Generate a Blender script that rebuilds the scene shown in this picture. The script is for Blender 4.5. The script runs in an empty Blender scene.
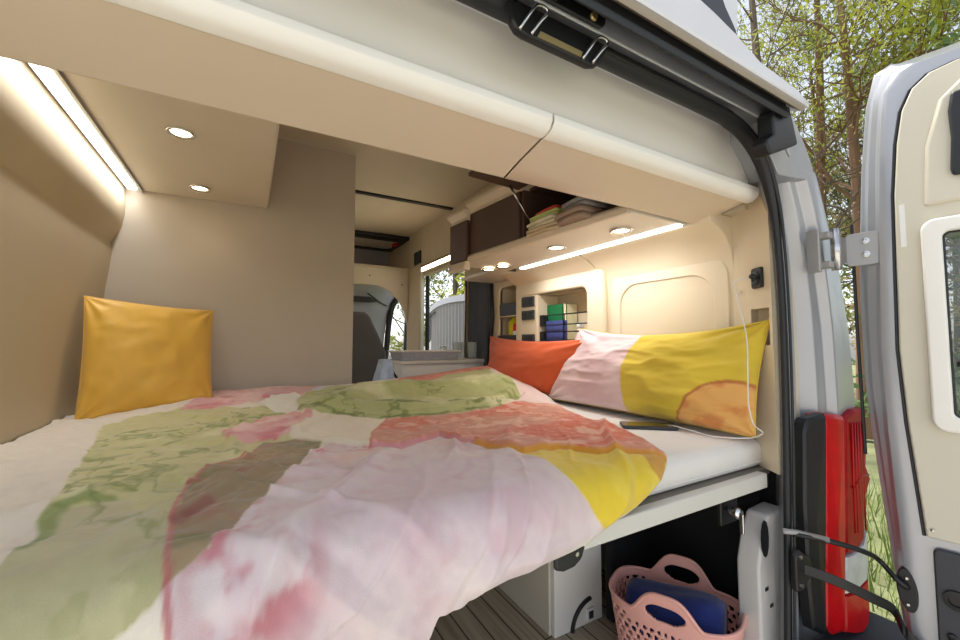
import bpy, bmesh, math, random
import numpy as np
from mathutils import Vector, Matrix, noise as mnoise
random.seed(7)
PI = math.pi
SC = bpy.context.scene
COL = SC.collection

# ---------------------------------------------------------------- materials
def srgb(r, g, b):
    f = lambda c: (c / 255 / 12.92) if c / 255 <= .04045 else ((c / 255 + .055) / 1.055) ** 2.4
    return (f(r), f(g), f(b), 1)
def mat(name, col, rough=.5, metal=0, var=0, vscale=6, bump=0, bscale=200, coat=0, spec=.5, sheen=0, emis=None, estr=0, trans=0, stretch=(1, 1, 1)):
    m = bpy.data.materials.new(name); m.use_nodes = True
    nt = m.node_tree; b = nt.nodes['Principled BSDF']
    c = srgb(*col)
    b.inputs['Base Color'].default_value = c
    b.inputs['Roughness'].default_value = rough
    b.inputs['Metallic'].default_value = metal
    b.inputs['Specular IOR Level'].default_value = spec
    b.inputs['Coat Weight'].default_value = coat
    b.inputs['Coat Roughness'].default_value = .08
    b.inputs['Sheen Weight'].default_value = sheen
    b.inputs['Transmission Weight'].default_value = trans
    if emis:
        b.inputs['Emission Color'].default_value = srgb(*emis); b.inputs['Emission Strength'].default_value = estr
    tc = nt.nodes.new('ShaderNodeTexCoord')
    mp = nt.nodes.new('ShaderNodeMapping'); mp.inputs['Scale'].default_value = stretch
    nt.links.new(tc.outputs['Object'], mp.inputs['Vector'])
    if var:
        n = nt.nodes.new('ShaderNodeTexNoise'); n.inputs['Scale'].default_value = vscale; n.inputs['Detail'].default_value = 5
        nt.links.new(mp.outputs[0], n.inputs['Vector'])
        r = nt.nodes.new('ShaderNodeValToRGB')
        r.color_ramp.elements[0].position = .3; r.color_ramp.elements[1].position = .7
        r.color_ramp.elements[0].color = tuple(x * (1 - var) for x in c[:3]) + (1,)
        r.color_ramp.elements[1].color = tuple(min(1, x * (1 + var)) for x in c[:3]) + (1,)
        nt.links.new(n.outputs['Fac'], r.inputs[0]); nt.links.new(r.outputs[0], b.inputs['Base Color'])
    if bump:
        n = nt.nodes.new('ShaderNodeTexNoise'); n.inputs['Scale'].default_value = bscale; n.inputs['Detail'].default_value = 3
        nt.links.new(mp.outputs[0], n.inputs['Vector'])
        bp = nt.nodes.new('ShaderNodeBump'); bp.inputs['Strength'].default_value = bump; bp.inputs['Distance'].default_value = .002
        nt.links.new(n.outputs['Fac'], bp.inputs['Height']); nt.links.new(bp.outputs[0], b.inputs['Normal'])
    return m
M = {}
M['cream'] = mat('cream_lacquer', (226, 212, 186), .38, var=.03, vscale=2)
M['cream_gloss'] = mat('pale_gloss_laminate', (240, 237, 228), .3, var=.02)
M['header_grey'] = mat('pale_grey_panel', (226, 222, 212), .5, var=.02)
M['soffit'] = mat('beige_laminate', (212, 196, 172), .36, var=.03, vscale=2)
M['soffit_light'] = mat('pale_beige_laminate', (222, 212, 194), .34, var=.02)
M['wall'] = mat('beige_upholstery', (198, 182, 152), .6, var=.03, vscale=3, bump=.15, bscale=500)
M['wall_r'] = mat('cream_wall_moulding', (222, 207, 178), .5, var=.03, vscale=3)
M['panel'] = mat('greige_partition', (194, 183, 166), .6, var=.02, bump=.1, bscale=400)
M['ceil'] = mat('ceiling_lining', (205, 192, 168), .7, var=.03)
M['plate'] = mat('platform_grey_edge', (214, 210, 200), .45, var=.02)
M['plate_top'] = mat('platform_taupe_board', (128, 120, 110), .6, var=.05)
M['sheet'] = mat('mattress_cover', (232, 228, 222), .85, var=.03, vscale=5, bump=.3, bscale=300, sheen=.2)
M['brown'] = mat('dark_brown_laminate', (78, 58, 48), .5, var=.06)
M['black'] = mat('black_plastic', (22, 23, 25), .45)
M['rubber'] = mat('black_rubber_seal', (27, 29, 32), .5, bump=.2, bscale=150)
M['blackcloth'] = mat('black_carpet_lining', (15, 15, 17), .9, bump=.3, bscale=300)
M['dgrey'] = mat('dark_grey_plastic', (55, 57, 62), .5)
M['silver'] = mat('silver_body_paint', (172, 174, 178), .28, metal=.35, coat=.6, var=.03)
M['silver_in'] = mat('silver_paint_inside', (160, 158, 155), .35, metal=.3, coat=.3, var=.03)
M['white_body'] = mat('white_roof_plastic', (216, 216, 218), .35, coat=.3, var=.02)
M['door_trim'] = mat('door_trim_cream', (212, 206, 186), .5, var=.02)
M['steel'] = mat('bright_steel', (200, 200, 200), .25, metal=1)
M['chrome'] = mat('chrome', (225, 225, 225), .1, metal=1)
M['wood'] = mat('unused_wood', (140, 125, 105), .5)
M['pink_plastic'] = mat('pink_basket_plastic', (240, 176, 162), .45, var=.03)
M['navy'] = mat('navy_towel', (22, 40, 105), .9, var=.15, vscale=30, bump=.6, bscale=250, sheen=.3)
M['yellow_cush'] = mat('mustard_satin', (228, 178, 66), .5, var=.05, vscale=5, bump=.1, bscale=300, sheen=.3)
M['orange_cush'] = mat('burnt_orange_cotton', (205, 84, 28), .75, var=.08, vscale=6, bump=.2, bscale=300, sheen=.2)
M['red_lens'] = mat('red_lens', (190, 6, 16), .3, coat=.1, spec=.3, var=.15, vscale=20)
M['red_dark'] = mat('dark_red_lens', (160, 5, 12), .35, coat=.05, spec=.2, var=.2, vscale=30)
M['clear_lens'] = mat('clear_lens', (205, 208, 212), .12, coat=.8, var=.1, vscale=30)
M['gold_metal'] = mat('brushed_bracket', (190, 172, 120), .4, metal=.7)
M['blind'] = mat('pleated_blind', (140, 138, 134), .8, var=.05, vscale=20)
M['greycloth'] = mat('grey_blue_curtain', (84, 92, 104), .9, var=.1, vscale=15)
M['bluecloth'] = mat('light_blue_cloth', (196, 214, 240), .9, var=.12, vscale=25)
M['cab_grey'] = mat('cab_grey', (172, 174, 180), .5, var=.05)
M['seat'] = mat('charcoal_seat', (84, 78, 78), .85, var=.06)
M['bark'] = mat('grey_bark', (98, 86, 74), .9, var=.3, vscale=4, bump=.5, bscale=20, stretch=(1, 1, .2))
M['bark_red'] = mat('reddish_pine_bark', (128, 98, 76), .9, var=.3, vscale=4, bump=.5, bscale=20, stretch=(1, 1, .2))
M['paper_white'] = mat('white_label', (235, 235, 230), .6)
M['screen'] = mat('phone_screen', (60, 52, 34), .08, coat=1)
M['glassy'] = mat('clear_glass', (225, 232, 235), .03, spec=.8)
M['glassy'].node_tree.nodes['Principled BSDF'].inputs['Alpha'].default_value = .28
M['tint'] = mat('tinted_glass', (120, 132, 128), .03, spec=.8)
M['tint'].node_tree.nodes['Principled BSDF'].inputs['Alpha'].default_value = .35
M['post_grey'] = mat('pale_grey_post', (200, 196, 190), .5, var=.04)
M['cable'] = mat('white_cable', (222, 220, 215), .5)
M['led'] = mat('led_strip', (255, 252, 248), .5, emis=(250, 252, 255), estr=6)
M['lamp'] = mat('warm_lamp', (255, 235, 200), .5, emis=(255, 228, 190), estr=12)
for k, c in dict(book_green=(20, 120, 70), book_blue=(72, 84, 150), bottle_yellow=(215, 200, 30), can_red=(200, 30, 40),
                 towel_red=(200, 70, 60), towel_lime=(190, 200, 120), towel_cream=(214, 204, 176), towel_sand=(190, 170, 135),
                 towel_grey=(140, 136, 134), book_cream=(225, 220, 180), jar=(210, 195, 175), towel_taupe=(150, 128, 110)).items():
    M[k] = mat(k, c, .7, var=.08, vscale=30)

# ---------------------------------------------------------------- mesh collector
class MB:
    def __init__(s): s.v = []; s.f = []
    def add(s, vs, fs):
        o = len(s.v); s.v += [tuple(map(float, v)) for v in vs]; s.f += [tuple(i + o for i in f) for f in fs]; return s
    def box(s, x0, x1, y0, y1, z0, z1):
        return s.add([(x, y, z) for z in (z0, z1) for y in (y0, y1) for x in (x0, x1)],
                     [(0, 2, 3, 1), (4, 5, 7, 6), (0, 1, 5, 4), (2, 6, 7, 3), (0, 4, 6, 2), (1, 3, 7, 5)])
    def prism(s, poly, axis, d0, d1):
        # poly in the two other axes (in xyz order), extruded along axis
        def P(p, d): return {'x': (d, p[0], p[1]), 'y': (p[0], d, p[1]), 'z': (p[0], p[1], d)}[axis]
        n = len(poly)
        return s.add([P(p, d0) for p in poly] + [P(p, d1) for p in poly],
                     [tuple(range(n))[::-1], tuple(range(n, 2 * n))] + [(i, (i + 1) % n, n + (i + 1) % n, n + i) for i in range(n)])
    def ring(s, outer, inner, axis, d0, d1):     # plate with a hole; outer and inner have equally many points
        def P(p, d): return {'x': (d, p[0], p[1]), 'y': (p[0], d, p[1]), 'z': (p[0], p[1], d)}[axis]
        n = len(outer); vs = [P(p, d0) for p in outer] + [P(p, d0) for p in inner] + [P(p, d1) for p in outer] + [P(p, d1) for p in inner]
        fs = []
        for i in range(n):
            j = (i + 1) % n
            fs += [(i, j, n + j, n + i), (2 * n + i, 3 * n + i, 3 * n + j, 2 * n + j), (i, 2 * n + i, 2 * n + j, j), (n + i, n + j, 3 * n + j, 3 * n + i)]
        return s.add(vs, fs)
    def loft(s, rings, closed=True, caps=True):
        n = len(rings[0]); vs = [p for r in rings for p in r]; fs = []
        for k in range(len(rings) - 1):
            for i in range(n if closed else n - 1):
                j = (i + 1) % n
                fs.append((k * n + i, k * n + j, (k + 1) * n + j, (k + 1) * n + i))
        if caps and closed: fs += [tuple(range(n))[::-1], tuple(range((len(rings) - 1) * n, len(rings) * n))]
        return s.add(vs, fs)
    def tube(s, path, r, n=8, closed=False, caps=True):
        P = [Vector(p) for p in path]; m = len(P); rings = []; up = None
        for i in range(m):
            a = P[(i - 1) % m] if (closed or i > 0) else P[i]; b = P[(i + 1) % m] if (closed or i < m - 1) else P[i]
            d = (b - a).normalized()
            if up is None: up = d.orthogonal().normalized()
            up = (up - d * up.dot(d)).normalized() if (up - d * up.dot(d)).length > 1e-6 else d.orthogonal().normalized()
            w = d.cross(up); rr = r[i] if isinstance(r, (list, tuple)) else r
            rings.append([tuple(P[i] + (up * math.cos(2 * PI * k / n) + w * math.sin(2 * PI * k / n)) * rr) for k in range(n)])
        if closed: rings.append(rings[0])
        return s.loft(rings, True, caps and not closed)
    def sweep(s, path, prof, up=(0, 1, 0)):       # prof = list of (a along up, b sideways)
        P = [Vector(p) for p in path]; up = Vector(up); rings = []
        for i in range(len(P)):
            d = (P[min(i + 1, len(P) - 1)] - P[max(i - 1, 0)]).normalized(); w = d.cross(up).normalized()
            rings.append([tuple(P[i] + up * a + w * b) for a, b in prof])
        return s.loft(rings)
    def lathe(s, prof, c=(0, 0, 0), n=24, axis='z'):
        rings = []
        for r, h in prof:
            R = []
            for k in range(n):
                a = 2 * PI * k / n; x, y = r * math.cos(a), r * math.sin(a)
                p = {'z': (x, y, h), 'x': (h, x, y), 'y': (y, h, x)}[axis]
                R.append((p[0] + c[0], p[1] + c[1], p[2] + c[2]))
            rings.append(R)
        return s.loft(rings)
    def build(s, name, m, parent=None, smooth=False, bevel=0, seg=2, sub=0, solid=0, auto=None):
        me = bpy.data.meshes.new(name)
        base = Vector((0, 0, 0))
        if parent is None:
            xs, ys, zs = zip(*s.v); base = Vector(((min(xs) + max(xs)) / 2, (min(ys) + max(ys)) / 2, min(zs)))
        else: base = wloc(parent)
        me.from_pydata([(x - base.x, y - base.y, z - base.z) for x, y, z in s.v], [], s.f)
        bm = bmesh.new(); bm.from_mesh(me); bmesh.ops.remove_doubles(bm, verts=bm.verts, dist=1e-6)
        bmesh.ops.recalc_face_normals(bm, faces=bm.faces); bm.to_mesh(me); bm.free()
        me.materials.append(M[m] if isinstance(m, str) else m)
        o = bpy.data.objects.new(name, me); COL.objects.link(o)
        if parent: o.parent = parent
        else: o.location = base
        if smooth: me.shade_smooth()
        if solid:
            q = o.modifiers.new('solid', 'SOLIDIFY'); q.thickness = solid; q.offset = 0
        if bevel:
            q = o.modifiers.new('bevel', 'BEVEL'); q.width = bevel; q.segments = seg; q.limit_method = 'ANGLE'; q.angle_limit = .6
            if not smooth: me.shade_smooth()
            w = o.modifiers.new('wn', 'WEIGHTED_NORMAL'); w.keep_sharp = True
        if sub:
            q = o.modifiers.new('sub', 'SUBSURF'); q.levels = sub; q.render_levels = sub
        return o
def wloc(o):
    v = Vector((0, 0, 0))
    while o: v = v + o.location; o = o.parent
    return v
def tag(o, label, cat, group=None, kind=None):
    o['label'] = label; o['category'] = cat
    if group: o['group'] = group
    if kind: o['kind'] = kind
    return o
def thing(name, label, cat, loc=(0, 0, 0), group=None):
    o = bpy.data.objects.new(name, None); COL.objects.link(o); o.location = loc; o.empty_display_size = .05
    return tag(o, label, cat, group)
def struct(o): o['kind'] = 'structure'; return o
def dup(root, loc=None, label=None, rotz=None, scale=None):
    r = root.copy(); COL.objects.link(r)
    if loc is not None: r.location = loc
    if rotz is not None: r.rotation_euler.z = rotz
    if scale is not None: r.scale = (scale,) * 3
    if label: r['label'] = label
    for ch in list(root.children):
        c = ch.copy(); COL.objects.link(c); c.parent = r
        for g in list(ch.children):
            d = g.copy(); COL.objects.link(d); d.parent = c
    return r
def rrect(a0, a1, b0, b1, r, n=5):
    out = []
    for cx, cy, s in ((a1 - r, b1 - r, 0), (a0 + r, b1 - r, 1), (a0 + r, b0 + r, 2), (a1 - r, b0 + r, 3)):
        for k in range(n + 1):
            t = (s + k / n) * PI / 2; out.append((cx + r * math.cos(t), cy + r * math.sin(t)))
    return out
def smooth_path(P, n=6):
    P = [Vector(p) for p in P]; out = []
    for i in range(len(P) - 1):
        a, b, c, d = P[max(i - 1, 0)], P[i], P[i + 1], P[min(i + 2, len(P) - 1)]
        for k in range(n):
            t = k / n
            out.append(tuple(.5 * ((2 * b) + (c - a) * t + (2 * a - 5 * b + 4 * c - d) * t * t + (3 * b - a - 3 * c + d) * t ** 3)))
    out.append(tuple(P[-1])); return out
WORLD, SUN, LED, SPOT, EXPO = .29, 5.0, 3.4, .55, 0.08
# outline, folds, printed pattern and painted roll shade of the duvet, in metres across the bed and along the cloth
HEM = [[-0.51, 0.3104], [0, 0.3504], [0.2238, 0.4304], [0.2379, 0.454], [0.2861, 0.4579], [0.3583, 0.4678], [0.4367, 0.4697], [0.4688, 0.4717], [0.523, 0.4737], [0.5712, 0.4973], [0.6194, 0.5032], [0.6615, 0.515], [0.7057, 0.5347], [0.7398, 0.5465], [0.786, 0.5701], [0.8101, 0.5879], [0.8603, 0.6607], [0.8804, 0.7198], [0.9165, 0.8103], [0.9326, 0.9245], [1.0028, 1.1234], [1.1454, 1.3774], [1.205, 1.8]]
FEAT = {"flap": [[0.1751, 1.3649], [0.2558, 1.3511], [0.3512, 1.2306], [0.6203, 1.2234], [0.816, 1.2802], [0.9506, 1.3081], [1.0068, 1.2539], [1.0068, 1.1174], [0.9359, 0.9029], [0.8601, 0.7033], [0.8332, 0.6316], [0.8087, 0.5869], [0.7769, 0.6025], [0.6766, 0.6527], [0.6252, 0.7257], [0.5151, 0.7111], [0.4907, 0.7698], [0.4809, 0.8724], [0.4564, 0.9271], [0.4417, 0.9867], [0.3708, 0.9488], [0.3047, 0.9002], [0.2436, 0.9265], [0.1922, 1.0023], [0.1213, 1.0928], [0.0919, 1.1347], [0.1213, 1.1719]], "tongue": [[-0.0647, 1.2989], [-0.0426, 1.246], [0.0405, 1.3738], [0.1311, 1.4152], [0.1726, 1.3668], [0.2191, 1.3047], [0.1164, 1.1076], [0.0723, 1.1333], [0.0185, 1.1278], [-0.0377, 1.1461]], "rollA": [[0.2265, 1.4528], [0.2876, 1.4302], [0.4393, 1.3053], [0.6472, 1.2776], [0.8356, 1.3104]], "rollB": [[0.3219, 1.525], [0.4197, 1.6174], [0.5347, 1.5924], [0.7451, 1.565], [0.9457, 1.5677], [0.9873, 1.4844]], "creaseF": [[0.2656, 1.4926], [0.3708, 1.4296], [0.4564, 1.3553], [0.5959, 1.3315], [0.75, 1.3154], [0.8747, 1.3361], [1.0142, 1.4296]], "creaseG": [[0.3292, 1.6464], [0.5274, 1.5701], [0.7402, 1.552], [0.9604, 1.591]], "rollC": [[0.5518, 1.6454], [0.7329, 1.6393], [0.9824, 1.7223], [1.0117, 1.5619]], "rollarea": [[0.1457, 1.5926], [0.202, 1.7063], [0.2998, 1.6932], [0.5543, 1.652], [0.7891, 1.6561], [0.9799, 1.6518], [1.0264, 1.4863], [1.024, 1.4293], [0.8356, 1.2894], [0.6203, 1.2234], [0.3512, 1.2306], [0.2558, 1.3511], [0.158, 1.3895]]}
STEPS = [["flap", 0.011, 0.004], ["tongue", 0.012, 0.004], ["rollarea", 0.016, 0.008]]
RIDGES = [["rollA", 0.03, 0.055], ["rollB", 0.04, 0.08], ["creaseF", -0.03, 0.013], ["creaseG", -0.014, 0.012]]
PATCH = [["green", [[-0.3533, 1.5282], [-0.2897, 1.1289], [-0.2457, 0.8415], [-0.2286, 0.7249], [-0.2261, 0.6452], [-0.2335, 0.5836], [-0.2408, 0.5549], [-0.2114, 0.4888], [-0.1405, 0.5079], [-0.1038, 0.5385], [-0.0671, 0.5573], [-0.0353, 0.5781], [0.0185, 0.7042], [0.0968, 0.8923], [0.1555, 1.0255], [0.1629, 1.1414], [0.1213, 1.1742], [0.1433, 1.3943], [0.043, 1.5905], [-0.0231, 1.5934], [-0.0965, 1.6388], [-0.1698, 1.6821], [-0.2653, 1.6243]]], ["greyg", [[-0.2114, 0.4888], [-0.2408, 0.5549], [-0.2335, 0.5836], [-0.2261, 0.6452], [-0.2286, 0.7249], [-0.2212, 0.7841], [-0.165, 0.8177], [-0.0867, 0.675], [-0.0671, 0.5573], [-0.1038, 0.5385], [-0.1405, 0.5079]]], ["brown", [[-0.0671, 0.5573], [-0.0744, 0.5871], [-0.0842, 0.6915], [-0.0842, 0.8572], [-0.0598, 0.9517], [-0.0011, 1.0174], [0.0356, 1.1195], [0.1139, 1.1049], [0.1629, 1.1414], [0.1506, 1.0087], [0.0968, 0.8923], [0.0185, 0.7042], [-0.0353, 0.5781]]], ["pinkfar", [[-0.1919, 1.6419], [-0.1552, 1.8298], [-0.1038, 1.9586], [-0.0108, 1.975], [0.1384, 1.9547], [0.2852, 1.975], [0.1922, 1.6701], [0.109, 1.7595], [0.043, 1.6527], [-0.094, 1.6084]]], ["white", [[0.043, 1.6527], [0.0895, 1.7517], [0.1677, 1.7915], [0.1922, 1.6745], [0.1555, 1.5036], [0.1726, 1.3914], [0.1188, 1.4454], [0.065, 1.5214]]], ["bluew", [[0.1922, 1.6701], [0.2852, 1.975], [0.3928, 1.6668], [0.3365, 1.6769], [0.202, 1.5908], [0.1531, 1.4764], [0.1506, 1.5997]]], ["pink", [[-0.0671, 0.5573], [-0.0353, 0.5781], [0.0185, 0.7042], [0.0968, 0.8923], [0.1506, 0.9885], [0.1726, 1.0225], [0.2436, 0.9243], [0.3023, 0.8979], [0.4344, 0.9714], [0.4784, 0.8677], [0.4931, 0.7348], [0.5127, 0.6559], [0.5102, 0.5914], [0.5225, 0.5553], [0.5689, 0.4962], [0.454, 0.4708], [0.3047, 0.467], [0.1971, 0.4209], [-0.0329, 0.4735], [-0.0622, 0.532]]], ["orange", [[0.2436, 0.9243], [0.2827, 1.0611], [0.3683, 1.2161], [0.6032, 1.1886], [0.7818, 1.2262], [0.9432, 1.2977], [0.9922, 1.2358], [0.9946, 1.1202], [0.8992, 0.8551], [0.8478, 0.6922], [0.8258, 0.6244], [0.7989, 0.5796], [0.7549, 0.6111], [0.6741, 0.6517], [0.6179, 0.7178], [0.5127, 0.7075], [0.4858, 0.7625], [0.4735, 0.8589], [0.4515, 0.9161], [0.4393, 0.9823], [0.3683, 0.9423], [0.3023, 0.8957]]], ["cream", [[0.1775, 1.3854], [0.2534, 1.3336], [0.3683, 1.2161], [0.2827, 1.0611], [0.2436, 0.9243], [0.1922, 0.9978], [0.1213, 1.0905], [0.0919, 1.1233], [0.1555, 1.1939]]], ["tongue", [[-0.0647, 1.2942], [-0.0426, 1.239], [0.043, 1.4386], [0.1775, 1.41], [0.1629, 1.2467], [0.0919, 1.1233], [0.0723, 1.131], [0.0185, 1.1255], [-0.0377, 1.1438]]], ["yellow", [[0.4907, 0.7498], [0.5127, 0.7075], [0.6179, 0.7178], [0.6741, 0.6517], [0.772, 0.5993], [0.7989, 0.5796], [0.7353, 0.5449], [0.657, 0.5137], [0.5641, 0.4938], [0.5225, 0.5553], [0.5102, 0.5914], [0.5127, 0.6559]]], ["gold", [[0.75, 0.6067], [0.8062, 0.5851], [0.7402, 0.5467], [0.7182, 0.5637]]], ["redfar", [[0.476, 1.6052], [0.6619, 1.975], [0.8845, 1.975], [1.1341, 1.975], [1.205, 1.8719], [1.0949, 1.8137], [0.865, 1.8168], [0.5347, 1.592]]], ["palepink", [[1.1194, 1.8755], [1.205, 1.8729], [1.1536, 1.4936], [0.9946, 1.1152], [0.9824, 1.223], [0.9286, 1.2973], [1.0215, 1.44]]], ["greenroll", [[0.1433, 1.5653], [0.1971, 1.6682], [0.3488, 1.975], [0.542, 1.6143], [0.8845, 1.8575], [1.0925, 1.8404], [1.0044, 1.4541], [1.0093, 1.4102], [0.7989, 1.2324], [0.6032, 1.1886], [0.3463, 1.213], [0.2509, 1.327], [0.1604, 1.4055]]]]
LINES = {"hemgold": [[0.4784, 0.8677], [0.4858, 0.7625], [0.5127, 0.7075], [0.6228, 0.723], [0.6741, 0.6517], [0.772, 0.5993], [0.8038, 0.5832]], "hempink": [[0.2436, 0.9243], [0.3023, 0.8979], [0.3683, 0.9445], [0.4393, 0.9823], [0.454, 0.9248], [0.4784, 0.8677]], "brownline": [[-0.0622, 0.532], [-0.0671, 0.5573], [-0.0744, 0.5871], [-0.0842, 0.6915], [-0.0842, 0.8572], [-0.0598, 0.9517], [-0.0011, 1.0174], [0.0601, 1.1058]], "quadline": [[0.2436, 0.9243], [0.2827, 1.0611], [0.3683, 1.2161]], "rollfoot_shade": [[0.1531, 1.4944], [0.2534, 1.3336], [0.3488, 1.2261], [0.5371, 1.2011], [0.7867, 1.2336]], "crease": [[0.2827, 1.4953], [0.432, 1.288], [0.7182, 1.258], [0.9946, 1.4043]], "lace": [[0.1213, 0.9344], [0.1824, 0.9555], [0.2411, 0.922]], "blotch1": [[0.0259, 0.838], [0.0063, 0.7704], [-0.0059, 0.7149], [-0.0133, 0.6587], [-0.0182, 0.5816]], "blotch2": [[0.043, 0.5499], [0.0283, 0.5384], [0.021, 0.5291]], "veina": [[-0.0842, 0.8572], [-0.0524, 0.8403], [-0.0084, 0.852]], "veinb": [[-0.0769, 0.6803], [-0.0598, 0.7093], [-0.0451, 0.7335]], "veinc": [[-0.2163, 0.681], [-0.2261, 0.7979], [-0.2041, 0.8155], [-0.1772, 0.817]]}  # crease and rollfoot_shade are painted shade of the roll
# ---------------------------------------------------------------- duvet geometry (numpy)
ZD, YE, RD = 0.893, 0.600, 0.045          # mattress top, where the cloth turns down, turning radius
def _hash(ix, iy, s):
    n = (ix * 374761393 + iy * 668265263 + s * 974634777) & 0x7fffffff
    n = ((n ^ (n >> 13)) * 1274126177) & 0x7fffffff
    return ((n ^ (n >> 16)) & 0xffff) / 65535.0
def vnoise(x, y, s=0):
    x = np.asarray(x, float); y = np.asarray(y, float)
    ix = np.floor(x).astype(np.int64); iy = np.floor(y).astype(np.int64)
    fx = x - ix; fy = y - iy
    fx = fx * fx * fx * (fx * (fx * 6 - 15) + 10); fy = fy * fy * fy * (fy * (fy * 6 - 15) + 10)
    a = _hash(ix, iy, s); b = _hash(ix + 1, iy, s); c = _hash(ix, iy + 1, s); d = _hash(ix + 1, iy + 1, s)
    return (a * (1 - fx) + b * fx) * (1 - fy) + (c * (1 - fx) + d * fx) * fy - 0.5
def fbm(x, y, s=0, o=4):
    t = 0; a = 1.0
    for k in range(o):
        t = t + a * vnoise(x * 2 ** k, y * 2 ** k, s + k * 7); a *= 0.5
    return t
def ridge(x, y, s=0):                      # sharp crests, wide valleys
    return 1 - np.abs(2 * (vnoise(x, y, s) + 0.25 * vnoise(x * 2.1, y * 2.1, s + 3)))
def seg_dist(px, py, poly, closed=True):
    P = list(poly); n = len(P); d = np.full(px.shape, 1e9)
    for i in range(n if closed else n - 1):
        ax, ay = P[i]; bx, by = P[(i + 1) % n]
        vx, vy = bx - ax, by - ay; L = vx * vx + vy * vy + 1e-12
        t = np.clip(((px - ax) * vx + (py - ay) * vy) / L, 0, 1)
        d = np.minimum(d, np.hypot(px - ax - t * vx, py - ay - t * vy))
    return d
def inside(px, py, poly):
    r = np.zeros(px.shape, bool); n = len(poly)
    for i in range(n):
        ax, ay = poly[i]; bx, by = poly[(i + 1) % n]
        c = ((ay > py) != (by > py)) & (px < (bx - ax) * (py - ay) / ((by - ay) if by != ay else 1e-12) + ax)
        r ^= c
    return r
def sdist(px, py, poly):                   # positive inside
    d = seg_dist(px, py, poly)
    return np.where(inside(px, py, poly), d, -d)
def sstep(x, a, b):
    t = np.clip((x - a) / (b - a), 0, 1); return t * t * (3 - 2 * t)
def tmin_of(X):
    return np.interp(X, [p[0] for p in HEM], [p[1] for p in HEM])
TMAX = 1.975
def duvet_grid(nx, nt):
    s = np.linspace(0, 1, nx); X = -0.505 + (1.205 + 0.505) * s
    lo = tmin_of(X); t = np.linspace(0, 1, nt)
    T = lo[None, :] + (TMAX - lo)[None, :] * t[:, None]
    return np.repeat(X[None, :], nt, 0), T
def duvet_h(X, T, feats=True):
    wx = X + 0.06 * vnoise(X * 3, T * 3, 11); wt = T + 0.06 * vnoise(X * 3, T * 3, 12)
    h = 0.016 + 0.010 * vnoise(wx * 4, wt * 4, 1) + 0.004 * vnoise(wx * 11, wt * 11, 2)
    far = np.interp(X, [-.5, -.2, .0, .45, .87, 1.1, 1.3], [.0, .035, .052, .05, .088, .115, .12])
    h = h + far * sstep(T, 1.25, 1.93)
    # long soft creases fanning towards the open side
    ang = 0.75 - 0.55 * np.clip(X, -.5, 1)
    c, s_ = np.cos(ang), np.sin(ang)
    u = X * c + T * -s_ * -1; v = -X * s_ + T * c
    uu = X * np.cos(1.15) - T * np.sin(1.15) * 0.55
    ac = X * .8 - T * .6; al = X * .6 + T * .8
    r1 = np.clip(ridge(ac * 8 + .5 * vnoise(X * 4, T * 4, 5), al * 1.7, 21) - 0.66, 0, 1) + .35 * np.clip(ridge(ac * 17 + .8 * vnoise(X * 5, T * 5, 6), al * 3.0, 27) - 0.72, 0, 1)
    h = h + 0.025 * r1 * sstep(-T, -1.05, -.80) + 0.012 * r1 * sstep(-T, -1.5, -1.1)
    r2 = np.clip(ridge((X * .9 + T) * 7 + .8 * vnoise(X * 5, T * 5, 37), (X - T * .9) * 2.6, 31) - 0.60, 0, 1)
    gl = sstep(-X, -.35, -.1)
    h = h + 0.020 * r2 * gl + 0.006 * gl * fbm(X * 14, T * 22, 33, 3)
    h = h + 0.0022 * fbm(X * 34 + T * 9, T * 20, 35, 3)
    # hanging side: shallow vertical folds
    hang = sstep(YE - T, 0, .12)
    h = h + hang * (0.010 + 0.012 * vnoise(X * 9, T * 1.5, 41))
    if feats:
        for name, H_, w in STEPS:
            d = sdist(X, T, FEAT[name])
            h = h + H_ * sstep(d, -w, w) + H_ * .25 * np.exp(-((d - .010) / .008) ** 2)
        for name, H_, w in RIDGES:
            d = seg_dist(X, T, FEAT[name], False)
            h = h + H_ * np.exp(-(d / w) ** 2) * (1 + .5 * vnoise(X * 9, T * 9, 51))
        # tuck the loose corner close to the mattress edge
    h = h * sstep(seg_dist(X, T, [p for p in HEM if p[0] > .25], False), -.03, .03)
    return np.maximum(h, 0.006)
def duvet_pos(X, T, h):
    a = np.clip((YE - T) / RD, 0, np.pi / 2)
    ex = np.maximum((YE - T) - RD * np.pi / 2, 0)
    Y = np.where(T >= YE, T, YE - RD * np.sin(a)) - h * np.sin(a)
    Z = ZD - RD * (1 - np.cos(a)) - ex + h * np.cos(a)
    return X, Y, Z
# ================================================================ SETTING
W = 1.25                                   # inner face of the right wall
FZ = .25                                   # cabin floor height
# floor of long planks running to the front
mf = mat('floor_planks', (128, 117, 100), .55)
nt = mf.node_tree; b = nt.nodes['Principled BSDF']
tc = nt.nodes.new('ShaderNodeTexCoord'); br = nt.nodes.new('ShaderNodeTexBrick'); mp = nt.nodes.new('ShaderNodeMapping')
mp.inputs['Rotation'].default_value = (0, 0, PI / 2)
nt.links.new(tc.outputs['Object'], mp.inputs[0]); nt.links.new(mp.outputs[0], br.inputs['Vector'])
for k, v in (('Scale', 1), ('Brick Width', 2.4), ('Row Height', .068), ('Mortar Size', .0022), ('Bias', 0)): br.inputs[k].default_value = v
br.offset = .37
br.inputs['Color1'].default_value = srgb(196, 182, 158); br.inputs['Color2'].default_value = srgb(176, 163, 140); br.inputs['Mortar'].default_value = srgb(35, 30, 25)
wv = nt.nodes.new('ShaderNodeTexNoise'); mp2 = nt.nodes.new('ShaderNodeMapping'); mp2.inputs['Scale'].default_value = (60, 2.5, 1)
wv.inputs['Scale'].default_value = 1; wv.inputs['Detail'].default_value = 6
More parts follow.
